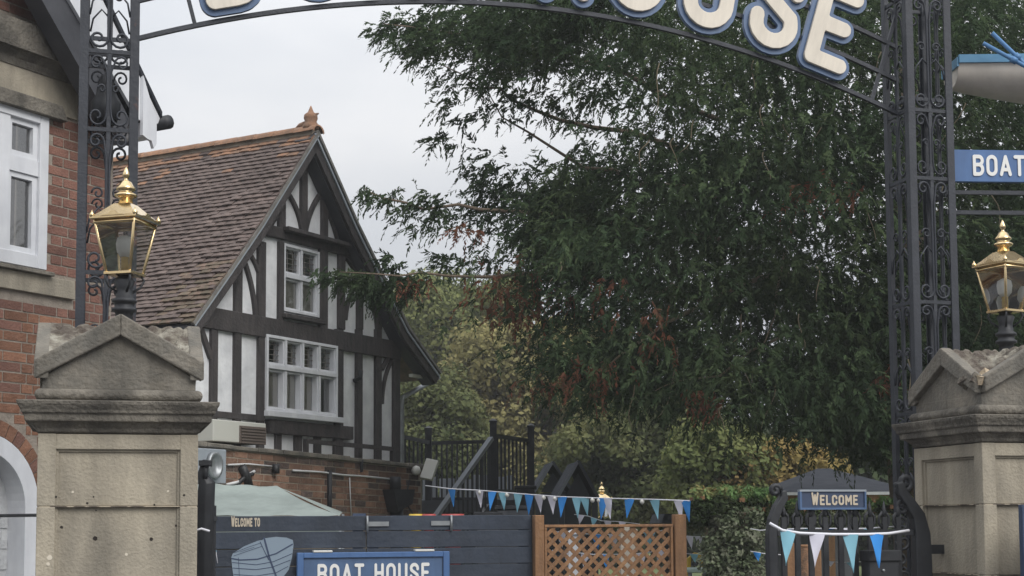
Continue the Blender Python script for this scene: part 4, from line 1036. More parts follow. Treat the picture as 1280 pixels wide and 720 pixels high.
nt_ = lay(TWl, TP, x0_, cr[0], ztop(x0_)-0.075*nlay-0.0, ztop(x0_)+0.01, okT, ['brick_old'], slope=slope, limit=300,
    pick=lambda x, z: random.choice(['brick_blackish', 'brick_blackish', 'brick_old']) if z > ztop(x)-0.24 else random.choice(['brick_old']*6+['brick_blackish']), flemish=False, rr=random.Random(9))  # mostly blackish bricks in the courses just below the coping
print('terrace bricks', nt_)
def onT(px, py, y=-.03): a = TP.hit(px, py, y); return (a[0], y, a[1])
MB().tube([onT(412, 588), onT(412, 660)], 0.028, 6).tube([onT(452, 575), onT(452, 590)], 0.02, 6).build('downpipe', M['black'], TWl)
MB().tube([onT(366, 588), onT(400, 590), onT(430, 594), onT(450, 595), onT(500, 600)], 0.012, 5).tube([onT(285, 581), onT(310, 580), onT(340, 583)], 0.010, 5).tube([onT(437, 597), onT(439, 645)], 0.008, 5).build('cable_run', M['cable_white'], TWl)
MB().tube([onT(283, 606), onT(300, 602), onT(310, 594), onT(318, 589)], 0.018, 5).build('loose_cable', M['cable_white'], TWl)
MB().tube([onT(302, 583), onT(308, 595), onT(312, 610)], 0.05, 6).tube([onT(296, 606), onT(306, 596), onT(316, 592)], 0.025, 6).tube([onT(345, 580, -.05), onT(345, 592, -.05)], 0.04, 6).tube([onT(512, 600), onT(506, 625), onT(520, 650)], 0.012, 5).build('pipe_tangle', M['cable'], TWl)
hp = thing('rain_hopper', 'black hopper and wide pipe on the orange brick wall near its right end', 'rain hopper', onT(480, 600)[0:0] or TP.world(*onT(494, 650, -.08)), BA)
a = onT(484, 598, -.08); b = onT(505, 645, -.08); c0 = onT(494, 650, -.08)
MB().prism([(a[0]-c0[0], onT(484, 612)[2]-c0[2]), (onT(507, 612)[0]-c0[0], onT(507, 612)[2]-c0[2]), (onT(504, 630)[0]-c0[0], onT(504, 630)[2]-c0[2]), (onT(486, 640)[0]-c0[0], onT(486, 640)[2]-c0[2])], -0.09, 0.07).build('hopper', M['black'], hp)
MB().tube([(onT(490, 596)[0]-c0[0], 0, onT(490, 596)[2]-c0[2]), (onT(490, 612)[0]-c0[0], 0, onT(490, 612)[2]-c0[2])], 0.07, 8).tube([(onT(492, 632)[0]-c0[0], 0, onT(492, 632)[2]-c0[2]), (onT(492, 640)[0]-c0[0], 0, -1.5)], 0.08, 8).build('pipe', M['black'], hp)
# grey meter cabinet with a round vent
c0 = TP.world(*onT(265, 604, -.16)); mc = thing('meter_cabinet', 'grey square metal cabinet with a round vent beside the left pier', 'cabinet', c0, BA)
x0 = TP.hit(248, 580, -.16)[0]-onT(265, 604, -.16)[0]; x1 = TP.hit(283, 580, -.16)[0]-onT(265, 604, -.16)[0]; zz1 = TP.hit(266, 561, -.16)[1]-c0.z
bev(MB().box(x0, x1, 0.0, 0.15, 0, zz1).build('casing', M['grey_metal'], mc), 0.01, 2)
m = MB(); m.lathe([(0.11, 0), (0.11, 0.05), (0.085, 0.05), (0.08, 0.02)], n=18)
q = MB().add([(x+(x0+x1)/2, -z, y*1.25+zz1*0.52) for x, y, z in m.v], m.f, True); q.build('round_vent', M['galv'], mc)
# floodlight and camera at the wall end
fl = thing('floodlight', 'square white floodlight tilted down at the right end of the brick wall', 'floodlight', P(537, 587, 19.2), radians(-20))
q = bev(MB().box(-.085, .085, -.03, .03, -.135, .135).build('housing', M['white_plastic'], fl), 0.012, 2); q.rotation_euler = (radians(-20), radians(12), 0)
MB().tube([(0, .03, 0), (-.05, .14, -.02), (-.10, .35, -.02)], 0.018, 6).build('arm', M['black'], fl)
dc = thing('dome_camera', 'small round white security camera beside the square floodlight', 'security camera', P(520, 588, 19.2))
MB().lathe([(0.01, -.06), (0.045, -.045), (0.06, 0), (0.045, .045), (0.01, .06)], n=14).build('dome', M['white_plastic'], dc)
MB().tube([(0, .0, 0), (-.02, .22, 0.0)], 0.05, 8).build('mount', M['white_plastic'], dc)

# ------------------------------------------------------------------ deck railings and stair
rl = thing('deck_railing', 'black upper deck railing with square balusters behind the stair', 'railing', P(580, 640, 21.5))
o = rl.location; RLO = Vector((o.x, o.y, 0)); rl.location = RLO
def rp_(px, py, Y): p = P(px, py, Y)-RLO; return Vector((p.x, p.y, p.z))
balm = MB().box(-.013, .013, -.013, .013, 0, 1).mesh('baluster'); balm.materials.append(M['black'])
def rail_run(parent, org, A, B, n, zbot, rail=0.05, mt='black'):
    """A, B top rail ends (local), zbot: bottom z or (a, b)"""
    MB().bar(A, B, rail, rail).build('top_rail', M[mt], parent)
    za_, zb_ = zbot if isinstance(zbot, tuple) else (zbot, zbot)
    MB().bar((A.x, A.y, za_), (B.x, B.y, zb_), 0.04, 0.04).build('bottom_rail', M[mt], parent)
    for i in range(n):
        t = (i+.5)/n; p = A.lerp(B, t); z0 = za_+(zb_-za_)*t
        link('baluster', balm, None, parent, loc=(p.x, p.y, z0+.02), scale=(1, 1, max(.05, p.z-z0-.04)))
zdk = P(640, 612, 20.5).z
A = rp_(498, 545, 20.0); B = rp_(535, 553, 20.9); rail_run(rl, RLO, A, B, 7, P(515, 590, 20.4).z)
A = rp_(536, 554, 21.6); B = rp_(613, 552, 21.8); rail_run(rl, RLO, A, B, 12, zdk-.1)
A = rp_(619, 545, 20.0); B = rp_(662, 551, 20.6); rail_run(rl, RLO, A, B, 9, P(640, 614, 20.3).z)
for px, py, Y in ((535.5, 537, 20.95), (616.5, 528, 20.0), (663.5, 534, 20.6)):
    p = rp_(px, py, Y); MB().box(p.x-.045, p.x+.045, p.y-.045, p.y+.045, 0, p.z).build('post', M['black'], rl)
    MB().lathe([(0.055, p.z), (0.055, p.z+.02), (0.01, p.z+.05)], c=(p.x, p.y), sq=True).build('post_cap', M['black'], rl)
st = thing('stair_railing', 'grey diagonal handrail and black balusters of the stair down from the deck', 'stair', RLO)
A = rp_(614, 548, 19.9); B = rp_(540, 652, 18.6)
MB().bar(A, B, 0.07, 0.05).build('hand_rail', M['grey_board'], st)
A2 = rp_(613, 640, 19.9); B2 = rp_(545, 735, 18.6)
for i in range(13):
    t = (i+.4)/13; p = A.lerp(B, t); z0 = A2.lerp(B2, t).z
    link('baluster', balm, None, st, loc=(p.x, p.y, z0), scale=(1, 1, p.z-z0-.02))
MB().bar(A2, B2, 0.05, 0.25).build('stringer', M['black'], st)
dk = thing('timber_deck', 'dark raised deck floor under the black railings', 'deck', RLO)
a = rp_(499, 600, 20.2); b = rp_(664, 612, 20.3)
MB().box(a.x, b.x, -1.1, 1.6, zdk-.30, zdk-.14).build('floor', M['anthracite'], dk)
for x in (a.x+.6, b.x-.1): MB().box(x-.06, x+.06, -0.9, -0.78, 0, zdk-.301).build('deck_post', M['black'], dk)
gf = thing('grey_fence', 'pale grey upright fence boards seen between the deck balusters', 'fence', P(562, 650, 22.6))
gf.location.z = 0
for i in range(11):
    x = -.40+i*.125; bev(MB().box(x, x+.10, 0, .02, 0.0, 2.30+random.uniform(-.04, .04)).build('fence_board', M['grey_board'], gf), 0.003, 1)
MB().box(-.42, .98, .021, .05, 1.9, 1.98).build('fence_rail', M['grey_board'], gf)

# dark cabin walls, bar and gabled booths behind the fence
def dark_box(name, label, cat, pxa, pxb, pyt, Y, d, mt):
    a = P(pxa, 650, Y); b = P(pxb, 650, Y); zt = P((pxa+pxb)/2, pyt, Y).z
    t = thing(name, label, cat, ((a.x+b.x)/2, Y, 0)); w = (b.x-a.x)/2
    bev(MB().box(-w, w, 0, d, 0, zt-.04).build('body', M[mt], t), .006, 1); bev(MB().box(-w-.03, w+.03, -.03, d+.03, zt-.039, zt).build('top', M['black'], t), .004, 1)
    n = max(3, int(2*w/.16))
    for i in range(n): MB().box(-w+2*w*i/n+.004, -w+2*w*(i+1)/n-.004, -.014, -.001, 0.02, zt-.05).build('cladding_board', M[mt], t)
    return t
dark_box('bar_counter', 'low dark clad bar counter behind the bunting, left of the gabled booth', 'bar counter', 622, 662, 632, 15.5, .6, 'anthracite')
dark_box('dark_planter', 'squat dark planter box just behind the navy fence beneath the stair', 'planter', 596, 624, 640, 14.6, .5, 'anthracite')
dark_box('timber_shed', 'small dark shed with flat top half hidden by the stair foot', 'shed', 646, 668, 607, 19.2, .7, 'black')
def booth(label, pxl, pxa, pxr, pyb, pyt, Y, back):
    a = P(pxl, pyb, Y); c = P(pxa, pyt, Y); b = P(pxr, pyb, Y)
    t = thing('gabled_booth', label, 'booth', (c.x, Y, 0), 0, 'gabled seating booths')
    la = (a.x-c.x, a.z); lb = (b.x-c.x, b.z); lc = (0, c.z)
    MB().prism(ribbon([la, lc], 0.04), -.02, .05).build('gable_bar', M['grey_board'], t); MB().prism(ribbon([lc, lb], 0.04), -.021, .051).build('gable_bar', M['anthracite'], t)
    bk = Vector(back)
    m = MB(); d = .045
    for e, f_ in ((la, lc), (lb, lc)):
        m.add([(e[0], .05, e[1]), (f_[0], .05, f_[1]), (f_[0]+bk.x, bk.y, f_[1]), (e[0]+bk.x, bk.y, e[1]), (e[0], .05, e[1]-d), (f_[0], .05, f_[1]-d), (f_[0]+bk.x, bk.y, f_[1]-d), (e[0]+bk.x, bk.y, e[1]-d)], [(0,1,2,3),(7,6,5,4),(0,4,5,1),(2,6,7,3),(1,5,6,2),(3,7,4,0)])
    m.build('roof', M['slate'], t)
    MB().prism([(la[0]+.1, la[1]), (0, c.z-.16), (lb[0]-.1, lb[1])], .10, .12).build('back_panel', M['anthracite'], t)
    for x in (la[0]+.05, lb[0]-.05): MB().box(x-.04, x+.04, .0, .08, 0, a.z-.03).build('post', M['anthracite'], t)
    MB().box(la[0]+.1, lb[0]-.1, .10, .9, 0, a.z-.02).build('screen', M['anthracite'], t)
booth('nearer dark gabled booth with a pale sloping edge beside the far lantern', 697, 723, 748, 622, 576, 21.0, (-.1, 1.4, 0))
booth('farther dark gabled booth, left of the other booth beside the black railing', 668, 691, 716, 615, 577, 22.8, (-.1, 1.2, 0))
lp_ = P(752, 602, 27.0); lantern((lp_.x, 27.0, lp_.z-1.95+0.0), radians(20), 'small distant brass lantern on a black post above the bunting and trellis', stem_h=1.95-.585, post=True) if False else None
zt_l = P(752, 602, 25.0).z; fl_h = zt_l-0.585-.0
lantern((P(752, 602, 25.0).x, 25.0, 0.0), radians(20), 'small distant brass lantern top above the bunting, right of the gabled booths', stem_h=zt_l-0.588, post=True)

# ------------------------------------------------------------------ canvas gazebo
cg = thing('canvas_gazebo', 'pale sage green canvas gazebo roof behind the navy fence', 'gazebo', (P(300, 640, 14.2).x, 14.2, 0))
o = cg.location
def q_(px, py, Y): p = P(px, py, Y); return (p.x-o.x, p.y-o.y, p.z)
a, b, c, d = q_(236, 604, 14.9), q_(346, 608, 14.9), q_(424, 645, 13.7), q_(225, 645, 13.7)
b2 = q_(345, 608, 16.2); c2 = q_(428, 640, 16.9); a2 = q_(236, 606, 16.2)
n = 10; m = MB()
for i in range(n+1):
    for j in range(n+1):
        s_, t_ = i/n, j/n; p = Vector(d).lerp(Vector(c), s_).lerp(Vector(a).lerp(Vector(b), s_), t_); p.z -= 0.025*sin(pi*t_)+.008*sin(s_*17); m.v.append(tuple(p))
m.f = [(j+i*(n+1), j+(i+1)*(n+1), j+1+(i+1)*(n+1), j+1+i*(n+1)) for i in range(n) for j in range(n)]; m.sm = [True]*len(m.f)
m.add([b, c, c2, b2], [(0, 1, 2, 3)]); m.add([a, b, b2, a2], [(0, 1, 2, 3)])
m.add([d, c, (c[0], c[1]+.01, c[2]-.22), (d[0], d[1]+.01, d[2]-.22)], [(0, 1, 2, 3)])
m.build('canvas_roof', M['canvas'], cg)
for p in (c, d, c2): MB().tube([(p[0], p[1]+.03, 0), (p[0], p[1]+.03, p[2]-.02)], .02, 6).build('leg', M['galv'], cg)

# ------------------------------------------------------------------ navy board fence
f0 = P(265, 700, 11.6); NF = Plane((f0.x, f0.y), GA)
nf = thing('navy_fence', 'navy blue horizontal board fence with painted welcome lettering and boat', 'fence', (f0.x, f0.y, 0), GA)
xR, zT = NF.hit(664, 646); zT = (zT+NF.hit(270, 643)[1])/2; xmid = NF.hit(458, 650)[0]
nbd = 13; bh = zT/nbd
bh = zT-NF.hit(460, 664)[1]; 
z = zT; k = 0
while z > 0.03:
    hb_ = bh if k == 0 else .1335
    z0 = max(0.02, z-hb_+0.005)
    for xa, xb in ((-0.35, xmid-.003), (xmid+.003, xR)):
        bev(MB().box(xa, xb, random.uniform(-.003, .003), .022, z0, z-.001).build('board', M['navy'], nf), .003, 1)
    z -= hb_; k += 1
for x in (-0.30, xmid-.06, xmid+.06, xR-.06): MB().box(x-.04, x+.04, .023, .07, 0, zT-.01).build('post', M['navy_plain'], nf)
MB().box(xmid-.10, xmid+.0, .0225, .075, zT-.01, zT+.018).build('post_cap', M['navy_plain'], nf)
MB().box(-.35, xR, .024, .045, zT-.04, zT-.005).build('back_rail', M['navy_plain'], nf)
def hinge(pxa, pxb, py, bar_left):
    x0, z0 = NF.hit(pxa, py, -.01); x1, _ = NF.hit(pxb, py, -.01)
    m = MB(); m.box(x0, x1, -.012, -.004, z0-.018, z0+.018)
    xv = x0 if bar_left else x1; m.box(xv-.008, xv+.008, -.018, -.0041, z0-.06, z0+.06); m.tube([(xv, -.02, z0-.065), (xv, -.02, z0+.065)], .009, 8)
    for u_ in (.3, .6, .85): m.lathe([(.007, 0), (.005, .004)], n=8) if False else None
    m.build('strap_hinge', M['galv'], nf)
hinge(459, 486, 655, True); hinge(539, 564, 654, False)
xa, za_ = NF.hit(289, 659, -.004); xb, zb_ = NF.hit(325, 658, -.004)
write('WELCOME TO', .068, .24, xa, xb, -.001, (za_+zb_)/2, M['gold_letter'], nf, .004, .10, .30, rises=[1.25]+[1]*9)
# printed boat emblem
n2 = lambda px, py: NF.hit(px, py, -.006)
hullp = [n2(*p) for p in ((289, 697), (291, 692), (305, 683), (322, 676), (328, 675), (330, 673), (345, 671), (358, 672), (366, 675), (367, 681), (365, 697), (361, 712), (352, 724), (338, 736), (300, 736), (292, 722), (290, 708))]
mt_em = mat('pale_print', (0.22, 0.28, 0.34), 0.7)
MB().prism(hullp, -.0055, -.0045).build('boat_emblem', mt_em, nf)
MB().prism(hullp, -.0044, .001).build('boat_emblem_ground', M['navy_plain'], nf)
for L_, w_ in ((((289, 698), (300, 700), (322, 699), (345, 692), (366, 680)), .010), (((290, 703), (320, 706), (342, 702), (365, 692)), .005), (((291, 710), (320, 712), (340, 709), (363, 700)), .005), (((292, 718), (320, 720), (345, 716), (360, 708)), .005),
               (((298, 697), (300, 736)), .004), (((293, 691), (310, 684), (325, 679)), .004), (((292, 695), (312, 688), (327, 683)), .004), (((330, 672), (337, 698), (345, 720), (352, 740)), .014), (((325, 677), (331, 690), (336, 700)), .006), (((300, 690), (318, 684)), .003), (((297, 726), (340, 726)), .005)):
    MB().prism(ribbon([n2(*p) for p in L_], w_), -.0075, -.0056).build('emblem_line', M['navy_plain'], nf)
# blue framed sign board fixed on the fence
b0 = NF.world(*((lambda h: (h[0], -.05, 0))(NF.hit(466, 700, -.05))))
sb = thing('framed_sign', 'blue framed BOAT HOUSE sign board fixed to the front of the navy fence', 'sign', b0, GA)
SB = Plane((b0.x, b0.y), GA)
xa, zt = SB.hit(371, 691); xb, _ = SB.hit(561, 690); xi0, zi = SB.hit(380, 697); xi1, _ = SB.hit(553, 697)
zb = zt-.95
bev(MB().box(xa, xa+.05, -.03, .03, zb, zt).build('frame', M['blue'], sb), .004, 1); bev(MB().box(xb-.05, xb, -.03, .03, zb, zt).build('frame', M['blue'], sb), .004, 1)
bev(MB().box(xa+.0505, xb-.0505, -.03, .03, zt-.042, zt-.0005).build('frame', M['blue'], sb), .004, 1); MB().box(xa+.051, xb-.051, -.03, .03, zb, zb+.05).build('frame', M['blue'], sb)
MB().box(xa+.05, xb-.05, -.012, .02, zb+.05, zt-.042).build('panel', M['blue_edge'], sb)
MB().box(xa+.0502, xa+.056, -.0135, -.0122, zb+.05, zt-.043).box(xb-.056, xb-.0502, -.0135, -.0122, zb+.05, zt-.043).build('inner_bead', M['navy_plain'], sb)
x0, z1 = SB.hit(397, 705, -.02); x1, _ = SB.hit(537, 705, -.02)
write('BOAT HOUSE', .155, .17, x0, x1, -.0125, z1-.155, M['letter_white'], sb, .006, .16, .36)
for pxa, pxb in ((391, 415), (518, 542)):
    a = SB.hit(pxa, 690)[0]; b = SB.hit(pxb, 690)[0]; bev(MB().box(a, b, -.034, .05, zt, zt+.016).build('clip', M['white_plastic'], sb), .004, 1)

# ------------------------------------------------------------------ trellis
tx0 = NF.hit(667, 650)[0]; tpo = NF.world(tx0, -.04, 0)
tr = thing('pine_trellis', 'brown timber lattice trellis between two square posts beside the navy fence', 'trellis', tpo, GA)
TRP = Plane((tpo.x, tpo.y), GA)
for pxa, pxb, pyt in ((666.5, 678, 644), (841, 855, 643)):
    a, z = TRP.hit(pxa, pyt); b, _ = TRP.hit(pxb, pyt); bev(MB().box(a, b, -.05, .03, 0, z).build('post', M['pine'], tr), .004, 1)
xa, zt = TRP.hit(679, 656); xb, _ = TRP.hit(840, 654); xa += .002; xb -= .002
bev(MB().box(xa, xb, -.03, .02, zt-.022, zt).build('frame_rail', M['pine'], tr), .003, 1); bev(MB().box(xa, xb, -.03, .02, .1, .135).build('frame_rail', M['pine'], tr), .003, 1)
bev(MB().box(xa, xa+.022, -.0295, .02, .136, zt-.023).build('frame_rail', M['pine'], tr), .003, 1)
bev(MB().box(xb-.022, xb, -.0295, .02, .136, zt-.023).build('frame_rail', M['pine'], tr), .003, 1)
X0, X1, Z0, Z1 = xa+.02, xb-.02, .13, zt-.02
sp_ = .098
for di in (1, -1):
    c = -3.0
    while c < 3.5:
        # line: x*di - (z) = const
        pts = []
        for x in (X0, X1):
            z = (x-X0)*di*1.0+c
            if Z0 <= z <= Z1: pts.append((x, z))
        for z in (Z0, Z1):
            x = X0+(z-c)/di
            if X0 < x < X1: pts.append((x, z))
        if len(pts) == 2 and sqrt((pts[0][0]-pts[1][0])**2+(pts[0][1]-pts[1][1])**2) > .03:
            y = -.012 if di == 1 else .0
            MB().prism(ribbon(pts, .030), y-.005, y+.005).build('lattice_slat', M['pine'], tr)
        c += sp_
# pale furniture glimpsed through the lattice
for k, (px, pyt, Y, w, lab) in enumerate(((716, 668, 15.0, .05, 'white painted post glimpsed through the left part of the trellis'), (784, 664, 15.4, .075, 'cream painted post glimpsed through the middle of the trellis'))):
    p = P(px, pyt, Y); t = thing('painted_post', lab, 'post', (p.x, Y, 0)); m = MB(); m.box(-w, w, -w, w, 0, p.z)
    bev(m.build('shaft', M['white' if k == 0 else 'cream'], t), .006, 1); MB().lathe([(w+.02, p.z), (w+.02, p.z+.02), (.01, p.z+.05)], sq=True).build('cap', M['white' if k == 0 else 'cream'], t)

# ------------------------------------------------------------------ bunting
def bunting(name_label, pts, cols, fh, fw, step, start=.15, cord=.004, group='strings of bunting', Yj=0.0, mir=None, positions=None, lamps=()):
    pts = [Vector(p) for p in pts]; o = pts[0]
    t = thing('bunting', name_label, 'bunting', o, 0, group)
    cr_ = MB().tube([tuple(p-o) for p in pts], cord, 5).build('cord', M['cord'], t)
    L = [0]
    for a, b in zip(pts[:-1], pts[1:]): L.append(L[-1]+(b-a).length)
    def at_(s_):
        for i in range(len(pts)-1):
            if s_ <= L[i+1] or i == len(pts)-2: return pts[i].lerp(pts[i+1], (s_-L[i])/(L[i+1]-L[i]))
    pos_ = positions if positions else [start+i*step for i in range(int((L[-1]-start)/step))]
    rr = random.Random(len(pos_))
    for i, s_ in enumerate(pos_):
        if s_+fw > L[-1]+.02: break
        a = at_(s_)-o; b = at_(s_+fw)-o; m_ = (a+b)/2; hh = fh*rr.uniform(.9, 1.08); tw_ = rr.uniform(-.25, .25)*fw; yy = rr.uniform(-.05, .02)
        n = 5; vs = []
        for k in range(n+1):
            u_ = k/n; wv = .012*sin(u_*5+i)
            l = a.lerp(m_+Vector((tw_, yy, -hh)), u_); r = b.lerp(m_+Vector((tw_, yy, -hh)), u_); l.y += wv; r.y -= wv
            mm_ = (l+r)/2; mm_.y -= .012*(1-u_)
            vs += [tuple(l), tuple(mm_), tuple(r)]
        fs = []
        for k in range(n): fs += [(k*3, k*3+1, k*3+4, k*3+3), (k*3+1, k*3+2, k*3+5, k*3+4)]
        MB().add(vs, fs, True).build('pennant', M[cols[i % len(cols)]], t)
    for s_ in lamps:
        p = at_(s_)-o; MB().lathe([(.008, p.z+.0), (.02, p.z-.012), (.02, p.z-.03), (.006, p.z-.045)], c=(p.x, p.y), n=8).build('festoon_lamp', M['white_plastic'], t)
    return t
by = lambda l: [P(*q) for q in l]
# main string: pennant starts measured along the string
main_pts = by([(532, 607, 15.6), (562, 611, 15.2), (600, 613, 14.9), (640, 616.5, 14.6), (700, 621, 14.2), (760, 623, 13.8), (820, 624.5, 13.4), (862, 626, 13.1)])
segl = [0]
for a, b in zip(main_pts[:-1], main_pts[1:]): segl.append(segl[-1]+(b-a).length)
def s_at(px):
    for i in range(len(main_pts)-1):
        x0 = proj(main_pts[i])[0]; x1 = proj(main_pts[i+1])[0]
        if x0 <= px <= x1: return segl[i]+(segl[i+1]-segl[i])*(px-x0)/(x1-x0)
    return segl[-1]
mp_list = [(560, 'f_blue'), (594, 'f_white'), (610, 'f_blue'), (623, 'f_teal'), (642, 'f_teal'), (656, 'f_blue'), (668, 'f_white'), (684, 'f_white'), (697, 'f_blue'), (715, 'f_teal'), (725, 'f_teal'), (748, 'f_blue'), (753, 'f_white'), (781, 'f_blue'), (812, 'f_teal'), (842, 'f_white'), (851, 'f_blue')]
bunting('bunting of blue, teal and white pennants strung above fence and trellis', main_pts, [c for _, c in mp_list], .185, .118, .1, positions=[s_at(x) for x, _ in mp_list], cord=.006, lamps=[s_at(x) for x in (600, 634, 680, 694, 741, 749, 803)])
bunting('small bunting of white and teal pennants just over the trellis top', by([(718, 643, 16.5), (735, 645, 16.4), (752, 651, 16.3), (775, 652, 16.2), (800, 655, 16.1)]), ['f_white', 'f_teal', 'f_white'], .11, .09, .17, start=.04)
bunting('bunting seen through the trellis lattice, upper row', by([(690, 664, 17), (740, 668, 17), (790, 668, 17), (845, 661, 17)]), ['f_white', 'f_teal', 'f_blue', 'f_white'], .17, .13, .2, start=.03, cord=.006)
bunting('bunting seen through the trellis lattice, lower row', by([(690, 688, 15.5), (740, 693, 15.5), (790, 693, 15.5), (845, 686, 15.5)]), ['f_white', 'f_white', 'f_blue', 'f_teal'], .14, .11, .19, start=.1, cord=.006)
bunting('short bunting between the right trellis post and the ivy column, upper', by([(856, 670, 17), (868, 670.5, 17), (884, 671, 17)]), ['f_white'], .14, .085, .1, start=.0+.01)
bunting('short bunting low beside the yellow hoops with one teal pennant', by([(856, 692, 17), (875, 693, 17), (886, 694, 17)]), ['f_teal'], .11, .10, .2, start=.05)
bunting('short bunting left of the gate with a teal pennant, upper of two', by([(938, 661, 13), (950, 663, 13), (962, 662, 13)]), ['f_teal'], .10, .09, .2, start=.0+.01)
bunting('short bunting left of the gate with blue and white pennants, lower of two', by([(938, 689, 13.5), (955, 692, 13.5), (985, 694, 13.5)]), ['f_blue', 'f_white'], .09, .075, .2, start=.0+.02)
bunting('far bunting behind the gate bars above the lawn', by([(1030, 701, 18), (1050, 703, 18), (1080, 702, 18), (1112, 703, 18)]), ['f_white', 'f_teal', 'f_blue'], .07, .10, .24, start=.0+.02)

# ------------------------------------------------------------------ iron gate on the right (and the open leaf at the left)
g1 = TRo.location; gp = P(1160, 690, 9.42)
GT0 = P(958, 690, 9.15); gdir = atan2(gp.y-GT0.y, gp.x-GT0.x)
gt = thing('iron_gate', 'black wrought iron gate leaf with swan neck ends and spear railings beside the right pier', 'gate', (GT0.x, GT0.y, 0), gdir)
GP = Plane((GT0.x, GT0.y), gdir)
G = lambda px, py, off=0.0: (lambda h: (h[0], off, h[1]))(GP.hit(px, py, off))
def rib3(pts, w, y0, y1): return MB().prism(ribbon([(p[0], p[2]) for p in pts], w), y0, y1)
sw = [G(966, 735), G(965, 700), G(964, 668), G(966, 650), G(972, 634), G(979, 622), G(978, 613)]
sw[0] = (sw[1][0], 0, .05)
bev(rib3(sw, [.062, .062, .06, .058, .055, .05, .03], -.03, .03).build('swan_neck', M['black'], gt), .008, 2)
MB().tube(spiral(0, 0, .036, 0, 1.3), .016, 6).build('scroll_end', M['black'], gt, loc=G(969, 613))
sw = [G(1150, 735), G(1152, 700), G(1151, 668), G(1146, 645), G(1135, 628), G(1126, 616), G(1122, 603)]
sw[0] = (sw[1][0], 0, .05)
bev(rib3(sw, [.115, .11, .10, .085, .07, .06, .045], -.035, .035).build('swan_neck', M['black'], gt), .008, 2)
MB().tube(spiral(0, 0, .06, pi, 1.4), .02, 6).build('scroll_end', M['black'], gt, loc=G(1131, 603))
xL_, xR_ = G(966, 666)[0], G(1150, 666)[0]
z666 = G(1050, 666)[2]; z640 = G(1050, 640)[2]
for z, h in ((z666, .035), (z666-.5, .03), (.15, .05)): MB().box(xL_+.03, xR_-.05, -.012, .012, z-h/2, z+h/2).build('gate_rail', M['black'], gt)
for px in (979, 996, 1013, 1031, 1050, 1068, 1087, 1105, 1122):
    x, _, zt = G(px, 636)
    m = MB(); m.box(x-.016, x+.016, -.011, .011, .1, zt-.05); m.build('gate_bar', M['black'], gt)
    MB().lathe([(.010, zt-.06), (.018, zt-.02), (.013, zt), (.003, zt+.05)], c=(x, 0), n=6).build('spear_head', M['black'], gt)
for px in (988, 1005, 1022, 1041, 1059, 1078, 1096, 1114):
    x, _, zc = G(px, 650)
    MB().tube([(x-.04, 0, zc+.05), (x-.016, 0, zc+.02), (x-.016, 0, zc-.02), (x-.04, 0, zc-.055)], .009, 5).tube([(x+.04, 0, zc+.05), (x+.016, 0, zc+.02), (x+.016, 0, zc-.02), (x+.04, 0, zc-.055)], .009, 5).build('scroll', M['black'], gt)
for k in range(6):
    px, py = 1140+(k % 2)*3, 612+k*22
    MB().tube(spiral(0, 0, .05, k, 1.3, 1 if k % 2 else -1), .010, 5).build('scroll', M['black'], gt, loc=G(px-14, py))
a = G(1146, 686); MB().box(a[0], a[0]+.27, -.02, .02, a[2]-.032, a[2]+.024).box(a[0]+.245, a[0]+.285, -.03, .03, a[2]-.045, a[2]+.034).build('hinge_bar', M['black'], gt)
# welcome sign on the gate
ws = thing('welcome_sign', 'small navy WELCOME sign above the iron gate railings', 'sign', GP.world(G(1040, 630)[0], -.03, 0), gdir)
WS = Plane(ws.location[:2], gdir)
x0, z1 = WS.hit(999, 612); x1, _ = WS.hit(1082, 611.5); _, z0 = WS.hit(1040, 637)
MB().box(x0+.012, x1-.012, 0, .02, z0+.012, z1-.012).build('panel', M['navy_plain'], ws)
MB().box(x0, x1, -.01, .024, z1-.012, z1).build('frame', M['grey_metal'], ws); MB().box(x0, x1, -.01, .024, z0, z0+.012).box(x0, x0+.0118, -.01, .024, z0+.0125, z1-.0125).box(x1-.0118, x1, -.01, .024, z0+.0125, z1-.0125).build('frame', M['blue_edge'], ws)
xa = WS.hit(1014, 625)[0]; xb = WS.hit(1072, 625)[0]; zz = WS.hit(1040, 631.5)[1]
write('WELCOME', .062, .2, xa, xb, -.001, zz, M['gold_letter'], ws, .004, .14, rises=[1.28]+[1]*6)
for x in (x0+.1, x1-.1): MB().box(x-.012, x+.012, .0245, .03, z0-.25, z0+.1).build('bracket', M['black'], ws)
# letterbox
a = GP.hit(1079, 688, -.05); b = GP.hit(1117, 700, -.05)
lbx = thing('letterbox', 'plain black metal letterbox with small lock on the iron gate', 'letterbox', GP.world((a[0]+b[0])/2, -.05, a[1]-.4), gdir)
w = (b[0]-a[0])/2
bev(MB().box(-w, w, -.07, .035, 0, .40).build('box', M['black'], lbx), .006, 1); bev(MB().box(-w-.008, w+.008, -.085, .036, .335, .401).build('lid', M['black'], lbx), .005, 1)
MB().lathe([(.009, 0), (.009, .008)], n=10).build('lock', M['galv'], lbx, loc=(-w*.08, -.071, .28), rot=(pi/2, 0, 0))
MB().box(-w*.35, w*.35, -.074, -.0705, .17, .20).build('name_plate', M['galv'], lbx)
# bunting on the gate
bunting('white tape bunting with four large pennants tied across the iron gate', by([(962, 654, 8.98), (978, 663, 8.98), (1000, 666.5, 9.0), (1040, 668, 9.05), (1080, 668, 9.1), (1110, 667, 9.15), (1136, 663, 9.25)]), ['f_teal', 'f_white', 'f_teal', 'f_blue'], .215, .10, .2, positions=[.07, .255, .47, .645], cord=.009)
bunting('second bunting row partly hidden behind the gate top rail', by([(966, 663, 9.4), (1000, 661, 9.45), (1040, 661, 9.5), (1080, 661, 9.55), (1122, 658, 9.6)]), ['f_blue', 'f_teal', 'f_blue', 'f_white', 'f_teal', 'f_blue'], .035, .10, .145, start=.03, cord=.006)
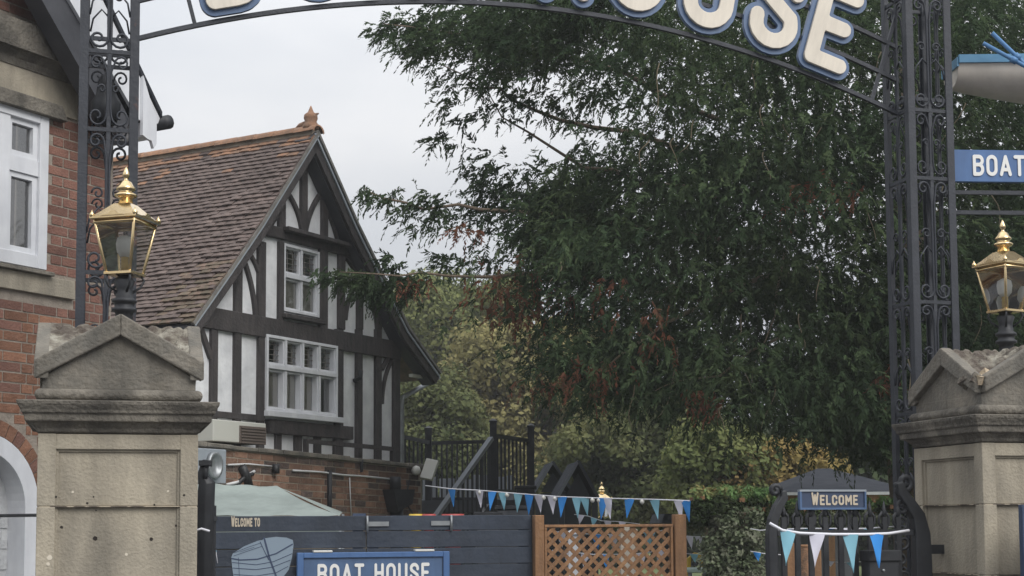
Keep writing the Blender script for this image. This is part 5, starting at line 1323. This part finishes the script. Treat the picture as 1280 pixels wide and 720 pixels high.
# left leaf, opened and seen edge on
lg = thing('iron_gate', 'black wrought iron gate leaf standing open edge-on beside the left pier', 'gate', (P(256, 700, 9.0).x, 9.0, 0), radians(98))
LGP = Plane(lg.location[:2], radians(98))
zA = P(262, 572, 9.0).z; zB = P(262, 604, 9.0).z
m = MB().tube([(0, 0, .05), (0, 0, zB-.12), (-.03, -.01, zB), (-.02, 0.02, zB+.05), (0.02, 0.0, zA-.02)], [.05, .055, .05, .03, .025], 8); bev(m.build('swan_neck', M['black'], lg), .004, 1)
m = MB().box(-.10, .06, -.035, .035, zA-.05, zA-.02).tube([(-.06, 0, zA-.03), (-.07, 0, zA-.10), (-.02, 0, zA-.15)], .02, 6); m.build('scroll_end', M['black'], lg)
for k in range(8): MB().box(.15+k*.12, .172+k*.12, -.011, .011, .1, zB-.12).build('gate_bar', M['black'], lg)
MB().box(0, 1.1, -.013, .013, zB-.22, zB-.19).box(0, 1.1, -.013, .013, .2, .25).build('gate_rail', M['black'], lg)
bunting('bright scrap of bunting on the open gate leaf beside the left pier', by([(240, 665, 8.8), (252, 661, 8.8), (262, 664, 8.8)]), ['f_blue'], .06, .05, .3, start=.02, cord=.007)
bunting('two pennants hanging at the left end of the navy fence', by([(268, 676, 10.4), (270, 690, 10.4), (272, 704, 10.4)]), ['f_teal', 'f_white'], .045, .055, .075, start=.0+.005, cord=.003)

# notice frame at the right edge
nbp = P(1276, 660, 8.7); nb_ = thing('notice_frame', 'navy framed pale notice at the right edge in front of the right pier', 'notice board', (nbp.x, nbp.y, 0), GA)
zt = P(1276, 631, 8.7).z; bev(MB().box(0, .02, -.02, .02, .2, zt).box(.0205, .6, -.02, .02, zt-.022, zt-.001).build('frame', M['navy_plain'], nb_), .002, 1); MB().box(.02, .58, -.01, .01, .25, zt-.022).build('notice', M['white'], nb_)
MB().box(.05, .09, .021, .06, 0, .8).box(.5, .54, .021, .06, 0, .8).build('leg', M['navy_plain'], nb_)

# ------------------------------------------------------------------ things on the lawn behind
def mpost(px, pyt, Y, w, lab, mt='pine', rnd=False):
    p = P(px, pyt, Y); t = thing('timber_post', lab, 'post', (p.x, Y, 0), random.uniform(-.1, .1))
    m = MB().lathe([(w, 0), (w*1.05, p.z*.5), (w*.95, p.z-.02), (w*.8, p.z)], n=12) if rnd else MB().box(-w, w, -w, w, 0, p.z-.02)
    bev(m.build('shaft', M[mt], t), .008, 1)
    MB().lathe([(w*.99, p.z-.019), (w*.8, p.z+.002)], n=4 if not rnd else 12, rot=pi/4 if not rnd else 0).build('top', M['pine'], t)
mpost(987, 676, 13.6, .042, 'slim brown post behind the gate, left of the bark-covered log')
mpost(1005, 681, 13.2, .062, 'round bark-covered log standing between two posts behind the gate', 'log', True)
mpost(1020, 684, 13.6, .040, 'slim brown post behind the gate, right of the bark-covered log')
yh = thing('play_hoops', 'pair of curved yellow metal hoops on the lawn beside the ivy column', 'play hoops', (P(876, 700, 19).x, 19, 0))
for k in range(2):
    a = P(866+k*5, 694-k*1.5, 19); pts = [(a.x-yh.location.x, .25*k, a.z), (a.x-yh.location.x+.06, .25*k, a.z-.01), (a.x-yh.location.x+.12, .25*k, a.z-.10), (a.x-yh.location.x+.14, .25*k, .02)]
    MB().tube([(pts[0][0]-.1, .25*k, 0.02), (pts[0][0]-.06, .25*k, a.z-.04)]+pts, .018, 7).build('hoop', M['yellow'], yh)
tb = thing('garden_table', 'pale green flat garden table on the lawn beside the trellis post', 'table', (P(872, 712, 16).x, 16, 0))
z = P(872, 710, 16).z; bev(MB().box(-.14, .13, -.3, .3, z-.04, z).build('table_top', M['pale_green'], tb), .008, 1)
for sx in (-.11, .1):
    for sy in (-.25, .25): MB().box(sx-.02, sx+.02, sy-.02, sy+.02, .02, z-.041).build('leg', M['galv'], tb)
for px, cm, lab in ((520, 'yellow', 'yellow rim peeping over the navy fence at the brick wall end'), (536, 'red', 'smaller red tub rim peeping over the navy fence near the stair'), (566, 'red', 'larger red tub rim peeping over the navy fence under the stair')):
    t = thing('plastic_tub', lab, 'tub', (P(px, 640, 13.5).x, 13.5, 0), 0); zt = P(px, 642.5, 13.5).z; w = .05 if px != 566 else .08
    MB().lathe([(w*.7, 0), (w*.9, zt-.05), (w*1.2, zt-.04), (w*1.25, zt), (w*1.1, zt), (w*.8, zt-.04)], n=16).build('body', M[cm], t)
# pavilion with hipped dark roof
pv = thing('garden_pavilion', 'distant pavilion with dark hipped roof behind the welcome sign', 'pavilion', (P(1045, 640, 26).x, 26, 0))
o = pv.location; zr = P(1045, 589, 27).z; ze = P(1045, 615, 25).z; xw = (1125-960)/2/1900*25.5*1.04
m = MB(); m.add([(-xw, -1.1, ze), (xw, -1.1, ze), (xw, 3, ze), (-xw, 3, ze), (-.10, 1, zr+.05), (.12, 1, zr+.05)], [(0, 1, 5, 4), (1, 2, 5), (2, 3, 4, 5), (3, 0, 4), (3, 2, 1, 0)]); m.build('roof', M['slate'], pv)
MB().box(-xw+.02, xw-.02, -1.12, -1.08, ze-.05, ze-.002).build('gutter', M['white'], pv); MB().box(-xw+.1, xw-.1, -1.06, -1.0, ze-.30, ze-.052).build('fascia', M['pine'], pv)
for x in (-xw+.15, -.3, .5, xw-.15): MB().box(x-.06, x+.06, -1.0, -.88, 0.02, ze-.301).build('post', M['pine'], pv)
MB().box(-xw+.2, xw-.2, 2.6, 2.8, 0.02, ze-.1).build('back_wall', M['anthracite'], pv)
# second dark roof by the trellis
sh = thing('garden_shelter', 'low dark flat roofed shelter behind the right trellis post', 'shelter', (P(868, 650, 23).x, 23, 0))
z1 = P(868, 642, 23).z; z0 = P(868, 654, 23).z
MB().prism([(-.5, z0), (.6, z0), (.55, z1), (-.45, z1)], 0, 2).build('roof', M['slate'], sh); MB().box(-.45, -.38, .1, .2, .02, z0-.002).build('post', M['black'], sh); MB().box(.48, .55, .1, .2, .02, z0-.001).build('post', M['black'], sh)

# ------------------------------------------------------------------ foliage
def quads(name, mt, cen, d1, d2, ln, wd, parent=None, curl=0.15):
    """leaf-shaped quads: centre, long axis, side axis"""
    n = len(cen); a = cen-d1*(ln[:, None]/2); b = cen+d1*(ln[:, None]/2); mid = cen-d1*(ln[:, None]*0.05)
    l = mid+d2*(wd[:, None]/2); r = mid-d2*(wd[:, None]/2)
    V = np.stack([a, r, b, l], 1).reshape(-1, 3)
    me = bpy.data.meshes.new(name); me.vertices.add(4*n); me.vertices.foreach_set('co', V.astype(np.float32).ravel())
    me.loops.add(4*n); me.loops.foreach_set('vertex_index', np.arange(4*n, dtype=np.int32)); me.polygons.add(n)
    me.polygons.foreach_set('loop_start', np.arange(0, 4*n, 4, dtype=np.int32)); me.polygons.foreach_set('loop_total', np.full(n, 4, dtype=np.int32)); me.update(calc_edges=True)
    o = link(name, me, M[mt], parent); return o
def unit(v): return v/np.maximum(1e-6, np.linalg.norm(v, axis=-1, keepdims=True))
def broadleaf(clumps, rad, per, leaf, parent, mt, name='crown', flat=.8, loc=None):
    C_ = np.array(clumps); n = len(C_)
    d = unit(rng.normal(size=(n, per, 3))); rr = rng.random((n, per, 1))**.45*np.array(rad).reshape(-1, 1, 1); rr = np.broadcast_to(rr, (n, per, 1))
    cen = C_[:, None, :]+d*rr*np.array([1, 1, flat]); cen = cen.reshape(-1, 3); m_ = len(cen)
    nrm = unit(d.reshape(-1, 3)+rng.normal(size=(m_, 3))*.6+np.array([0, 0, .4])); t1 = unit(np.cross(nrm, rng.normal(size=(m_, 3)))); t2 = np.cross(nrm, t1)
    ln = leaf*rng.uniform(.6, 1.35, m_); 
    return quads(name, mt, cen, t1, t2, ln, ln*rng.uniform(.5, .75, m_), parent)
def inpoly(x, y, poly):
    c = False; j = len(poly)-1
    for i in range(len(poly)):
        if ((poly[i][1] > y) != (poly[j][1] > y)) and (x < (poly[j][0]-poly[i][0])*(y-poly[i][1])/(poly[j][1]-poly[i][1])+poly[i][0]): c = not c
        j = i
    return c
def tree(label, px, Y, poly, nclump, rad, per, leaf, mt, yspread, trunk_r=.2, name='tree', cat='tree', group=None, limbs=7, ztop=None):
    base = P(px, 650, Y); t = thing(name, label, cat, (base.x, Y, 0), 0, group); o = np.array([base.x, Y, 0])
    xs = [p[0] for p in poly]; ys = [p[1] for p in poly]; cl_ = []; rs = []
    r = random.Random(int(px)); 
    while len(cl_) < nclump:
        x, y = r.uniform(min(xs), max(xs)), r.uniform(min(ys), max(ys))
        if not inpoly(x, y, poly): continue
        if sin(x*.105+px)*sin(y*.13+x*.03) > .55: continue
        yy = Y+r.uniform(-1, 1)*yspread; q = P(x, y, yy)
        if q.z < .3: continue
        cl_.append(np.array(q)-o); rs.append(rad*r.uniform(.6, 1.25))
    broadleaf(cl_, rs, per, leaf, t, mt)
    zc = np.mean([c[2] for c in cl_]); zm = max(c[2] for c in cl_)
    MB().tube([(0, 0, 0.0), (.05, .05, zc*.5), (0, 0, zc), (.1, 0, zm*.9)], [trunk_r, trunk_r*.8, trunk_r*.6, trunk_r*.15], 9).build('trunk', M['bark'], t)
    m = MB()
    for k in range(limbs):
        c = cl_[r.randrange(len(cl_))]; z0 = min(zc*r.uniform(.5, 1.1), c[2]); m.tube([(0, 0, z0), (c[0]*.5, c[1]*.5, z0+(c[2]-z0)*.6), tuple(c)], [trunk_r*.35, trunk_r*.2, trunk_r*.06], 5)
    m.build('limbs', M['bark'], t)
    return t
# background broadleaf trees
tree('tall bright green tree directly right of the gabled house roof', 545, 46, [(505, 372), (560, 352), (640, 365), (660, 420), (640, 520), (560, 560), (505, 545), (500, 440), (530, 420), (508, 402)], 125, .85, 640, .15, 'leaf_green', 2.5, .25, group='broadleaf trees behind the garden')
tree('olive brown round-headed tree behind the black deck railing', 625, 40, [(560, 455), (600, 420), (690, 400), (770, 430), (790, 560), (770, 640), (540, 640), (545, 520)], 190, .75, 640, .14, 'leaf_olive', 2.0, .25, group='broadleaf trees behind the garden')
tree('dark green shrubby tree low behind the house corner', 535, 34, [(495, 480), (560, 470), (590, 520), (600, 600), (560, 640), (495, 640)], 90, .6, 480, .12, 'leaf_mid', 1.5, .15, group='broadleaf trees behind the garden')
tree('mid green tree above the trellis and far lantern', 790, 34, [(690, 560), (760, 510), (850, 500), (930, 560), (940, 640), (690, 660)], 160, .62, 600, .12, 'leaf_mid', 2.0, .2, group='broadleaf trees behind the garden')
tree('bright green tree above the ivy pergola', 885, 30, [(845, 590), (870, 545), (930, 540), (960, 580), (940, 620), (850, 640)], 80, .5, 450, .12, 'leaf_green', 1.2, .15, group='broadleaf trees behind the garden')
tree('golden autumn tree between ivy pergola and pavilion roof', 965, 30.5, [(893, 612), (905, 588), (930, 574), (965, 558), (1012, 562), (1040, 590), (1045, 622), (893, 625)], 110, .5, 450, .12, 'leaf_gold', 1.2, .15, group='broadleaf trees behind the garden')
tree('dark tree behind the pavilion and right tower', 1110, 42, [(1030, 560), (1060, 440), (1200, 330), (1310, 300), (1310, 660), (1050, 660)], 220, 1.1, 260, .34, 'leaf_dark', 3.0, .3, group='broadleaf trees behind the garden')
# far wood
r = random.Random(12); cl_ = []; rs = []
for k in range(520):
    px = r.uniform(380, 1320); Y = r.uniform(55, 62); q = P(px, r.uniform(555 if px > 700 else 610, 700), Y)
    if q.z > .2: cl_.append(np.array(q)); rs.append(r.uniform(1.0, 2.0))
tag(broadleaf(cl_, rs, 130, .5, None, 'leaf_dark', 'far_wood'), 'dark belt of distant woodland closing the view beyond the lawn', 'woodland', kind='stuff')

# ivy pergola
iv = thing('ivy_pergola', 'ivy covered garden pergola with thick leafy column and green top beam', 'pergola', (P(915, 650, 14.5).x, 14.5, 0))
o = np.array([iv.location.x, 14.5, 0])
x0 = P(868, 620, 14.5).x-o[0]; x1 = P(1150, 620, 16).x-o[0]; zt = P(915, 624, 14.5).z
MB().bar((x0, 0, zt-.10), (x1, 1.2, zt-.20), .10, .10).build('beam', M['pine'], iv)
for px in (900, 930, 1160):
    p = P(px, 650, 14.5 if px < 1000 else 15.8); MB().box(p.x-o[0]-.05, p.x-o[0]+.05, p.y-o[1]-.05, p.y-o[1]+.05, .02, zt-.12).build('post', M['bark'], iv)
for k in range(7):
    t_ = k/6; x = x0+.05+(x1-x0-.1)*t_; y = 1.2*t_; MB().bar((x, y-.18, zt+.01-.10*t_), (x+.02, y+.8, zt+.01-.10*t_), .05, .04).build('rafter', M['pine'], iv)
cl_ = []; rs = []
for k in range(150):
    q = P(r.uniform(884, 948), r.uniform(640, 735), 14.5+r.uniform(-.25, .25)); 
    if q.z > .05: cl_.append(np.array(q)-o); rs.append(r.uniform(.07, .14))
for k in range(60):
    q = P(r.uniform(884, 945), 600, 14.5+r.uniform(-.2, .2)); q.z = r.uniform(.1, 1.0); cl_.append(np.array(q)-o); rs.append(.12)
broadleaf(cl_, rs, 70, .045, iv, 'ivy', 'ivy_column')
cl_ = []; rs = []
for k in range(190):
    t_ = r.random(); px = 866+t_*280; q = P(px, r.uniform(626 if px < 962 else 636, 652), 14.5+1.3*t_+r.uniform(-.3, .2)); cl_.append(np.array(q)-o); rs.append(r.uniform(.07, .13))
broadleaf(cl_, rs, 80, .045, iv, 'leaf_dark', 'ivy_fringe')
cl_ = []; rs = []
for k in range(170):
    t_ = r.random(); px = 872+t_*270; q = P(px, r.uniform(612, 624)+(0 if px < 962 else 15), 14.5+1.3*t_+r.uniform(-.2, .2)); cl_.append(np.array(q)-o); rs.append(r.uniform(.04, .09))
broadleaf(cl_, rs, 90, .042, iv, 'ivy_top', 'ivy_top')
cl_ = []; rs = []
for k in range(110):
    px = r.uniform(945, 1130); q = P(px, r.uniform(640, 668), 14.9+r.uniform(-.2, .2)); cl_.append(np.array(q)-o); rs.append(r.uniform(.04, .09))
broadleaf(cl_, rs, 45, .045, iv, 'ivy', 'ivy_hangings')

# ------------------------------------------------------------------ the big yew
TB = P(1145, 600, 19.0)
yt = thing('yew_tree', 'huge dark yew tree with drooping sprays filling the right of the view', 'tree', (TB.x, TB.y, 0))
YO = np.array([TB.x, TB.y, 0.0])
MB().tube([(0, 0, 0), (.05, 0, 1.2), (-.1, 0, 3.0), (0, .1, 5.5), (.1, 0, 9.0)], [.42, .34, .30, .22, .06], 12).build('trunk', M['bark'], yt)
dense = [(700, 60), (760, 40), (840, -40), (1330, -40), (1330, 560), (1240, 570), (1130, 560), (1060, 548), (1000, 520), (880, 510), (820, 510), (740, 500), (705, 480), (720, 440), (700, 380), (690, 300), (700, 240), (720, 180), (715, 120)]
mid = [(650, -30), (1330, -40), (1330, 580), (1120, 562), (1040, 548), (960, 520), (880, 515), (700, 515), (690, 460), (640, 410), (600, 380), (655, 330), (650, 285), (640, 215), (650, 170), (590, 125), (575, 95), (585, 60), (610, 30)]
outer = [(492, 18), (530, 22), (640, -30), (760, -30), (760, 330), (690, 350), (655, 290), (640, 250), (622, 205), (588, 180), (570, 130), (566, 105), (545, 72), (500, 52)]
fr_c = []; fr_d = []
def clump(px, py, Y, n, rad, out=(-.5, -.2, -.35)):
    c = np.array(P(px, py, Y)); c = c[None, :]+rng.normal(size=(n, 3))*rad*np.array([1.25, 1.1, .55])
    d = unit(np.array(out)[None, :]+rng.normal(size=(n, 3))*.55); fr_c.append(c); fr_d.append(d)
r = random.Random(77)
gaps = [(598, 168, 16, 26), (575, 100, 12, 16), (618, 128, 14, 12), (683, 150, 42, 32), (648, 105, 24, 17), (738, 112, 26, 17), (775, 137, 30, 17), (722, 188, 22, 16), (632, 228, 38, 18), (668, 212, 22, 16), (612, 302, 34, 18), (690, 95, 20, 14), (585, 150, 20, 22), (640, 185, 22, 18), (900, 146, 18, 10), (850, 158, 16, 10), (1040, 325, 26, 14), (975, 420, 18, 12), (848, 330, 14, 12), (790, 392, 14, 10), (600, 75, 14, 10), (560, 60, 12, 9), (890, 402, 12, 10), (740, 60, 18, 12)]
def scatter(poly, num, Ya, Yb, n, rad):
    xs = [p[0] for p in poly]; ys = [p[1] for p in poly]; k = 0
    while k < num:
        x, y = r.uniform(min(xs), max(xs)), r.uniform(min(ys), max(ys))
        if not inpoly(x, y, poly): continue
        if r.random() < .93 and any(((x-a)/(c+10))**2+((y-b)/(d+12))**2 < 1 for a, b, c, d in gaps): continue
        sx = (x-985)/600.0; bu = sin(x*.021+1.3*sin(y*.017))*sin(y*.040+x*.009+.6)+.5*sin(x*.047+y*.02)*sin(y*.07)
        clump(x, y, r.uniform(Ya, Yb)-1.0*bu*(1 if rad > .2 else .3), n, rad, (sx*1.0-.05, -.35, -.38)); k += 1
scatter(dense, 1350, 14.0, 22.0, 16, .28)
scatter(mid, 640, 14.5, 20.0, 16, .20)
scatter([(740, 330), (1330, 300), (1330, 575), (1130, 556), (1060, 545), (960, 508), (880, 500), (740, 490)], 520, 17.5, 23.0, 18, .33)
scatter([(1000, 480), (1330, 470), (1330, 580), (1130, 566), (1050, 548)], 120, 15.0, 18.0, 16, .25)
scatter(outer, 215, 15.0, 18.0, 18, .13)
limb_list = [
 [(900, 300, 18), (800, 285, 17), (690, 268, 16.2), (600, 262, 15.9), (530, 262, 15.7), (480, 248, 15.6), (456, 236, 15.6)],
 [(900, 380, 18), (790, 350, 16.8), (690, 343, 16), (620, 346, 15.8), (560, 345, 15.6), (500, 345, 15.5), (425, 340, 15.4)],
 [(900, 200, 18.5), (790, 165, 17.5), (700, 150, 17), (640, 125, 16.6), (600, 110, 16.4), (550, 80, 16.3)],
 [(900, 150, 18.5), (780, 90, 17.5), (700, 70, 17), (620, 55, 16.6), (540, 38, 16.4), (480, 30, 16.3)],
 [(900, 250, 18), (800, 230, 17), (730, 210, 16.6), (660, 165, 16.4), (610, 115, 16.3)],
 [(1000, 340, 17.5), (900, 368, 16.2), (830, 405, 15.4), (780, 440, 15), (740, 470, 15)],
 [(985, 300, 17.5), (970, 370, 16), (955, 430, 15.4), (940, 482, 15.2)],
 [(980, 420, 17), (900, 470, 16), (840, 478, 15.5), (800, 500, 15.3)],
 [(1060, 300, 17.5), (1120, 260, 16.5), (1190, 250, 16)], [(1060, 200, 17.5), (1150, 120, 16.5), (1240, 60, 16.2)], [(1000, 150, 18), (960, 60, 17.4), (930, -20, 17)],
 [(810, 365, 15.6), (830, 364, 15.2), (850, 362, 15)], [(770, 286, 15.6), (800, 286, 15.2), (815, 284, 15)], [(690, 344, 15.6), (740, 330, 15.4), (780, 296, 15.6)]]
for li in limb_list:
    pts = [np.array(P(*q))-YO for q in li]; pts = [q for a_, b_ in zip(pts[:-1], pts[1:]) for q in (a_, (a_+b_)/2+rng.normal(size=3)*.035)]+[pts[-1]]; n = len(pts); big = .034 if len(li) > 4 else .018
    MB().tube([tuple(p) for p in pts], [big*(1-.85*i/(n-1)) for i in range(n)], 6).build('limb', M['twig' if len(li) < 5 or li[-1][1] == 470 else 'bark'], yt)
# sprays on the two bare limbs and the long reaching tips
for px, py, n in ((458, 237, 6), (466, 244, 7), (478, 250, 8), (492, 250, 8), (505, 262, 10), (520, 258, 10), (535, 252, 12), (548, 262, 14), (540, 285, 10), (560, 275, 12), (575, 262, 10), (596, 262, 14), (616, 250, 20), (622, 235, 16), (610, 275, 12), (628, 285, 10), (605, 300, 9), (650, 255, 10), (668, 280, 12), (590, 250, 8), (512, 282, 6), (500, 240, 5), (536, 240, 9),
                   (412, 342, 12), (424, 350, 16), (436, 345, 16), (448, 350, 20), (460, 345, 22), (472, 360, 22), (486, 358, 26), (500, 350, 26), (488, 322, 12), (494, 335, 14), (505, 372, 16), (470, 372, 12), (450, 362, 10), (522, 345, 8), (530, 360, 6), (560, 330, 14), (556, 320, 10), (580, 330, 8), (600, 330, 10), (625, 325, 12), (640, 345, 10), (590, 355, 6), (545, 350, 5),
                   (548, 178, 12), (562, 172, 10), (572, 150, 10), (560, 130, 12), (555, 110, 10), (605, 215, 20), (612, 232, 22), (620, 205, 16), (600, 192, 12), (468, 36, 9), (476, 45, 7), (490, 22, 12), (500, 30, 16), (515, 40, 18), (510, 60, 12), (530, 30, 16), (545, 50, 18), (560, 35, 14), (580, 40, 16), (600, 35, 16), (640, 60, 16), (680, 40, 16), (620, 20, 12), (530, 62, 9),
                   (655, 385, 14), (690, 400, 14), (700, 440, 12), (1055, 568, 6), (1078, 574, 7), (1030, 560, 6)):
    clump(px, py, 15.55+.3*r.random() if px < 560 and py > 200 else 16.2+r.random()*.5, n, .058 if px < 560 else .085, (-.6, -.2, -.4))
FC = np.concatenate(fr_c); FD = np.concatenate(fr_d); nf_ = len(FC)
def fronds(FC, FD, name, mt, k=17):
    n = len(FC); L_ = rng.uniform(.11, .23, (n, 1))
    side = unit(np.cross(FD, np.array([0, 0, 1.0])+rng.normal(size=(n, 3))*.35)); 
    t_ = np.linspace(0, 1, k)[None, :, None]
    base = FC[:, None, :]+FD[:, None, :]*L_[:, :, None]*t_; base = base+np.array([0, 0, -1])*(L_[:, :, None]*.42*t_**2)
    sg = np.where(np.arange(k) % 2 == 0, 1.0, -1.0)[None, :, None]
    dirs = unit(FD[:, None, :]*.65+side[:, None, :]*sg*.75*(1.1-t_)+np.array([0, 0, -.28])+rng.normal(size=(n, k, 3))*.20)
    ln = (rng.uniform(.040, .082, (n, k))*(1.15-.45*t_[:, :, 0])).reshape(-1)
    cen = base+dirs*(ln.reshape(n, k, 1)*.45)
    nr_ = unit(np.cross(dirs, side[:, None, :])+rng.normal(size=(n, k, 3))*.5+np.array([0, 0, .01])); sd = unit(np.cross(dirs, nr_))
    return quads(name, mt, cen.reshape(-1, 3), dirs.reshape(-1, 3), sd.reshape(-1, 3), ln, ln*rng.uniform(.28, .42, n*k), yt)
print('fronds', nf_)
fronds(FC-YO, FD, 'crown', 'yew', 16)
fr_c.clear(); fr_d.clear()
for px, py, n, rr_ in ((580, 286, 9, .07), (660, 330, 8, .1), (518, 352, 9, .08), (612, 375, 8, .13), (655, 372, 12, .14), (622, 360, 8, .1), (690, 476, 16, .12), (742, 462, 14, .12), (718, 472, 8, .12), (872, 492, 8, .07), (1022, 245, 16, .17), (1030, 235, 8, .12), (700, 372, 8, .12), (1118, 478, 8, .1), (890, 502, 5, .05), (760, 350, 5, .1), (600, 355, 7, .1), (645, 392, 8, .1), (805, 385, 7, .15), (820, 420, 6, .12)):
    clump(px, py, 14.7 if px > 700 else 15.6, int(n*1.4), rr_, (-.2, -.2, -.8))
fronds(np.concatenate(fr_c)-YO, np.concatenate(fr_d), 'dead_foliage', 'dead', 14)
# hanging bare twigs inside the crown
m = MB()
for k in range(34):
    px, py = r.uniform(690, 1260), r.uniform(60, 520); Y = r.uniform(13.9, 15); a = np.array(P(px, py, Y))-YO; L_ = r.uniform(.2, .6); ph = r.uniform(0, 6); lean = r.uniform(-.5, .2)
    m.tube([(a[0]+lean*L_*u_+.03*sin(ph+u_*5), a[1], a[2]-L_*u_*(1-.3*abs(lean))+.03*sin(ph*2+u_*4)) for u_ in (0, .15, .3, .45, .6, .75, .9, 1)], [.006, .006, .0055, .005, .0045, .004, .003, .002], 4)
tag(m.build('bare_twigs', M['twig'], yt), kind='stuff')

# thin scattering volume added to lift the dark tones, like lens veil
hz = MB().box(-72, 72, -22, 122, -1.0, 17)
hm = bpy.data.materials.new('tone_veil'); hm.use_nodes = True; t_ = hm.node_tree; t_.nodes.clear()
o_ = t_.nodes.new('ShaderNodeOutputMaterial'); v_ = t_.nodes.new('ShaderNodeVolumePrincipled'); v_.inputs['Density'].default_value = 0.0014; v_.inputs['Color'].default_value = (0.97, 0.98, 1.0, 1)
t_.links.new(v_.outputs[0], o_.inputs['Volume'])
tag(hz.build('veil_haze', hm), kind='stuff')
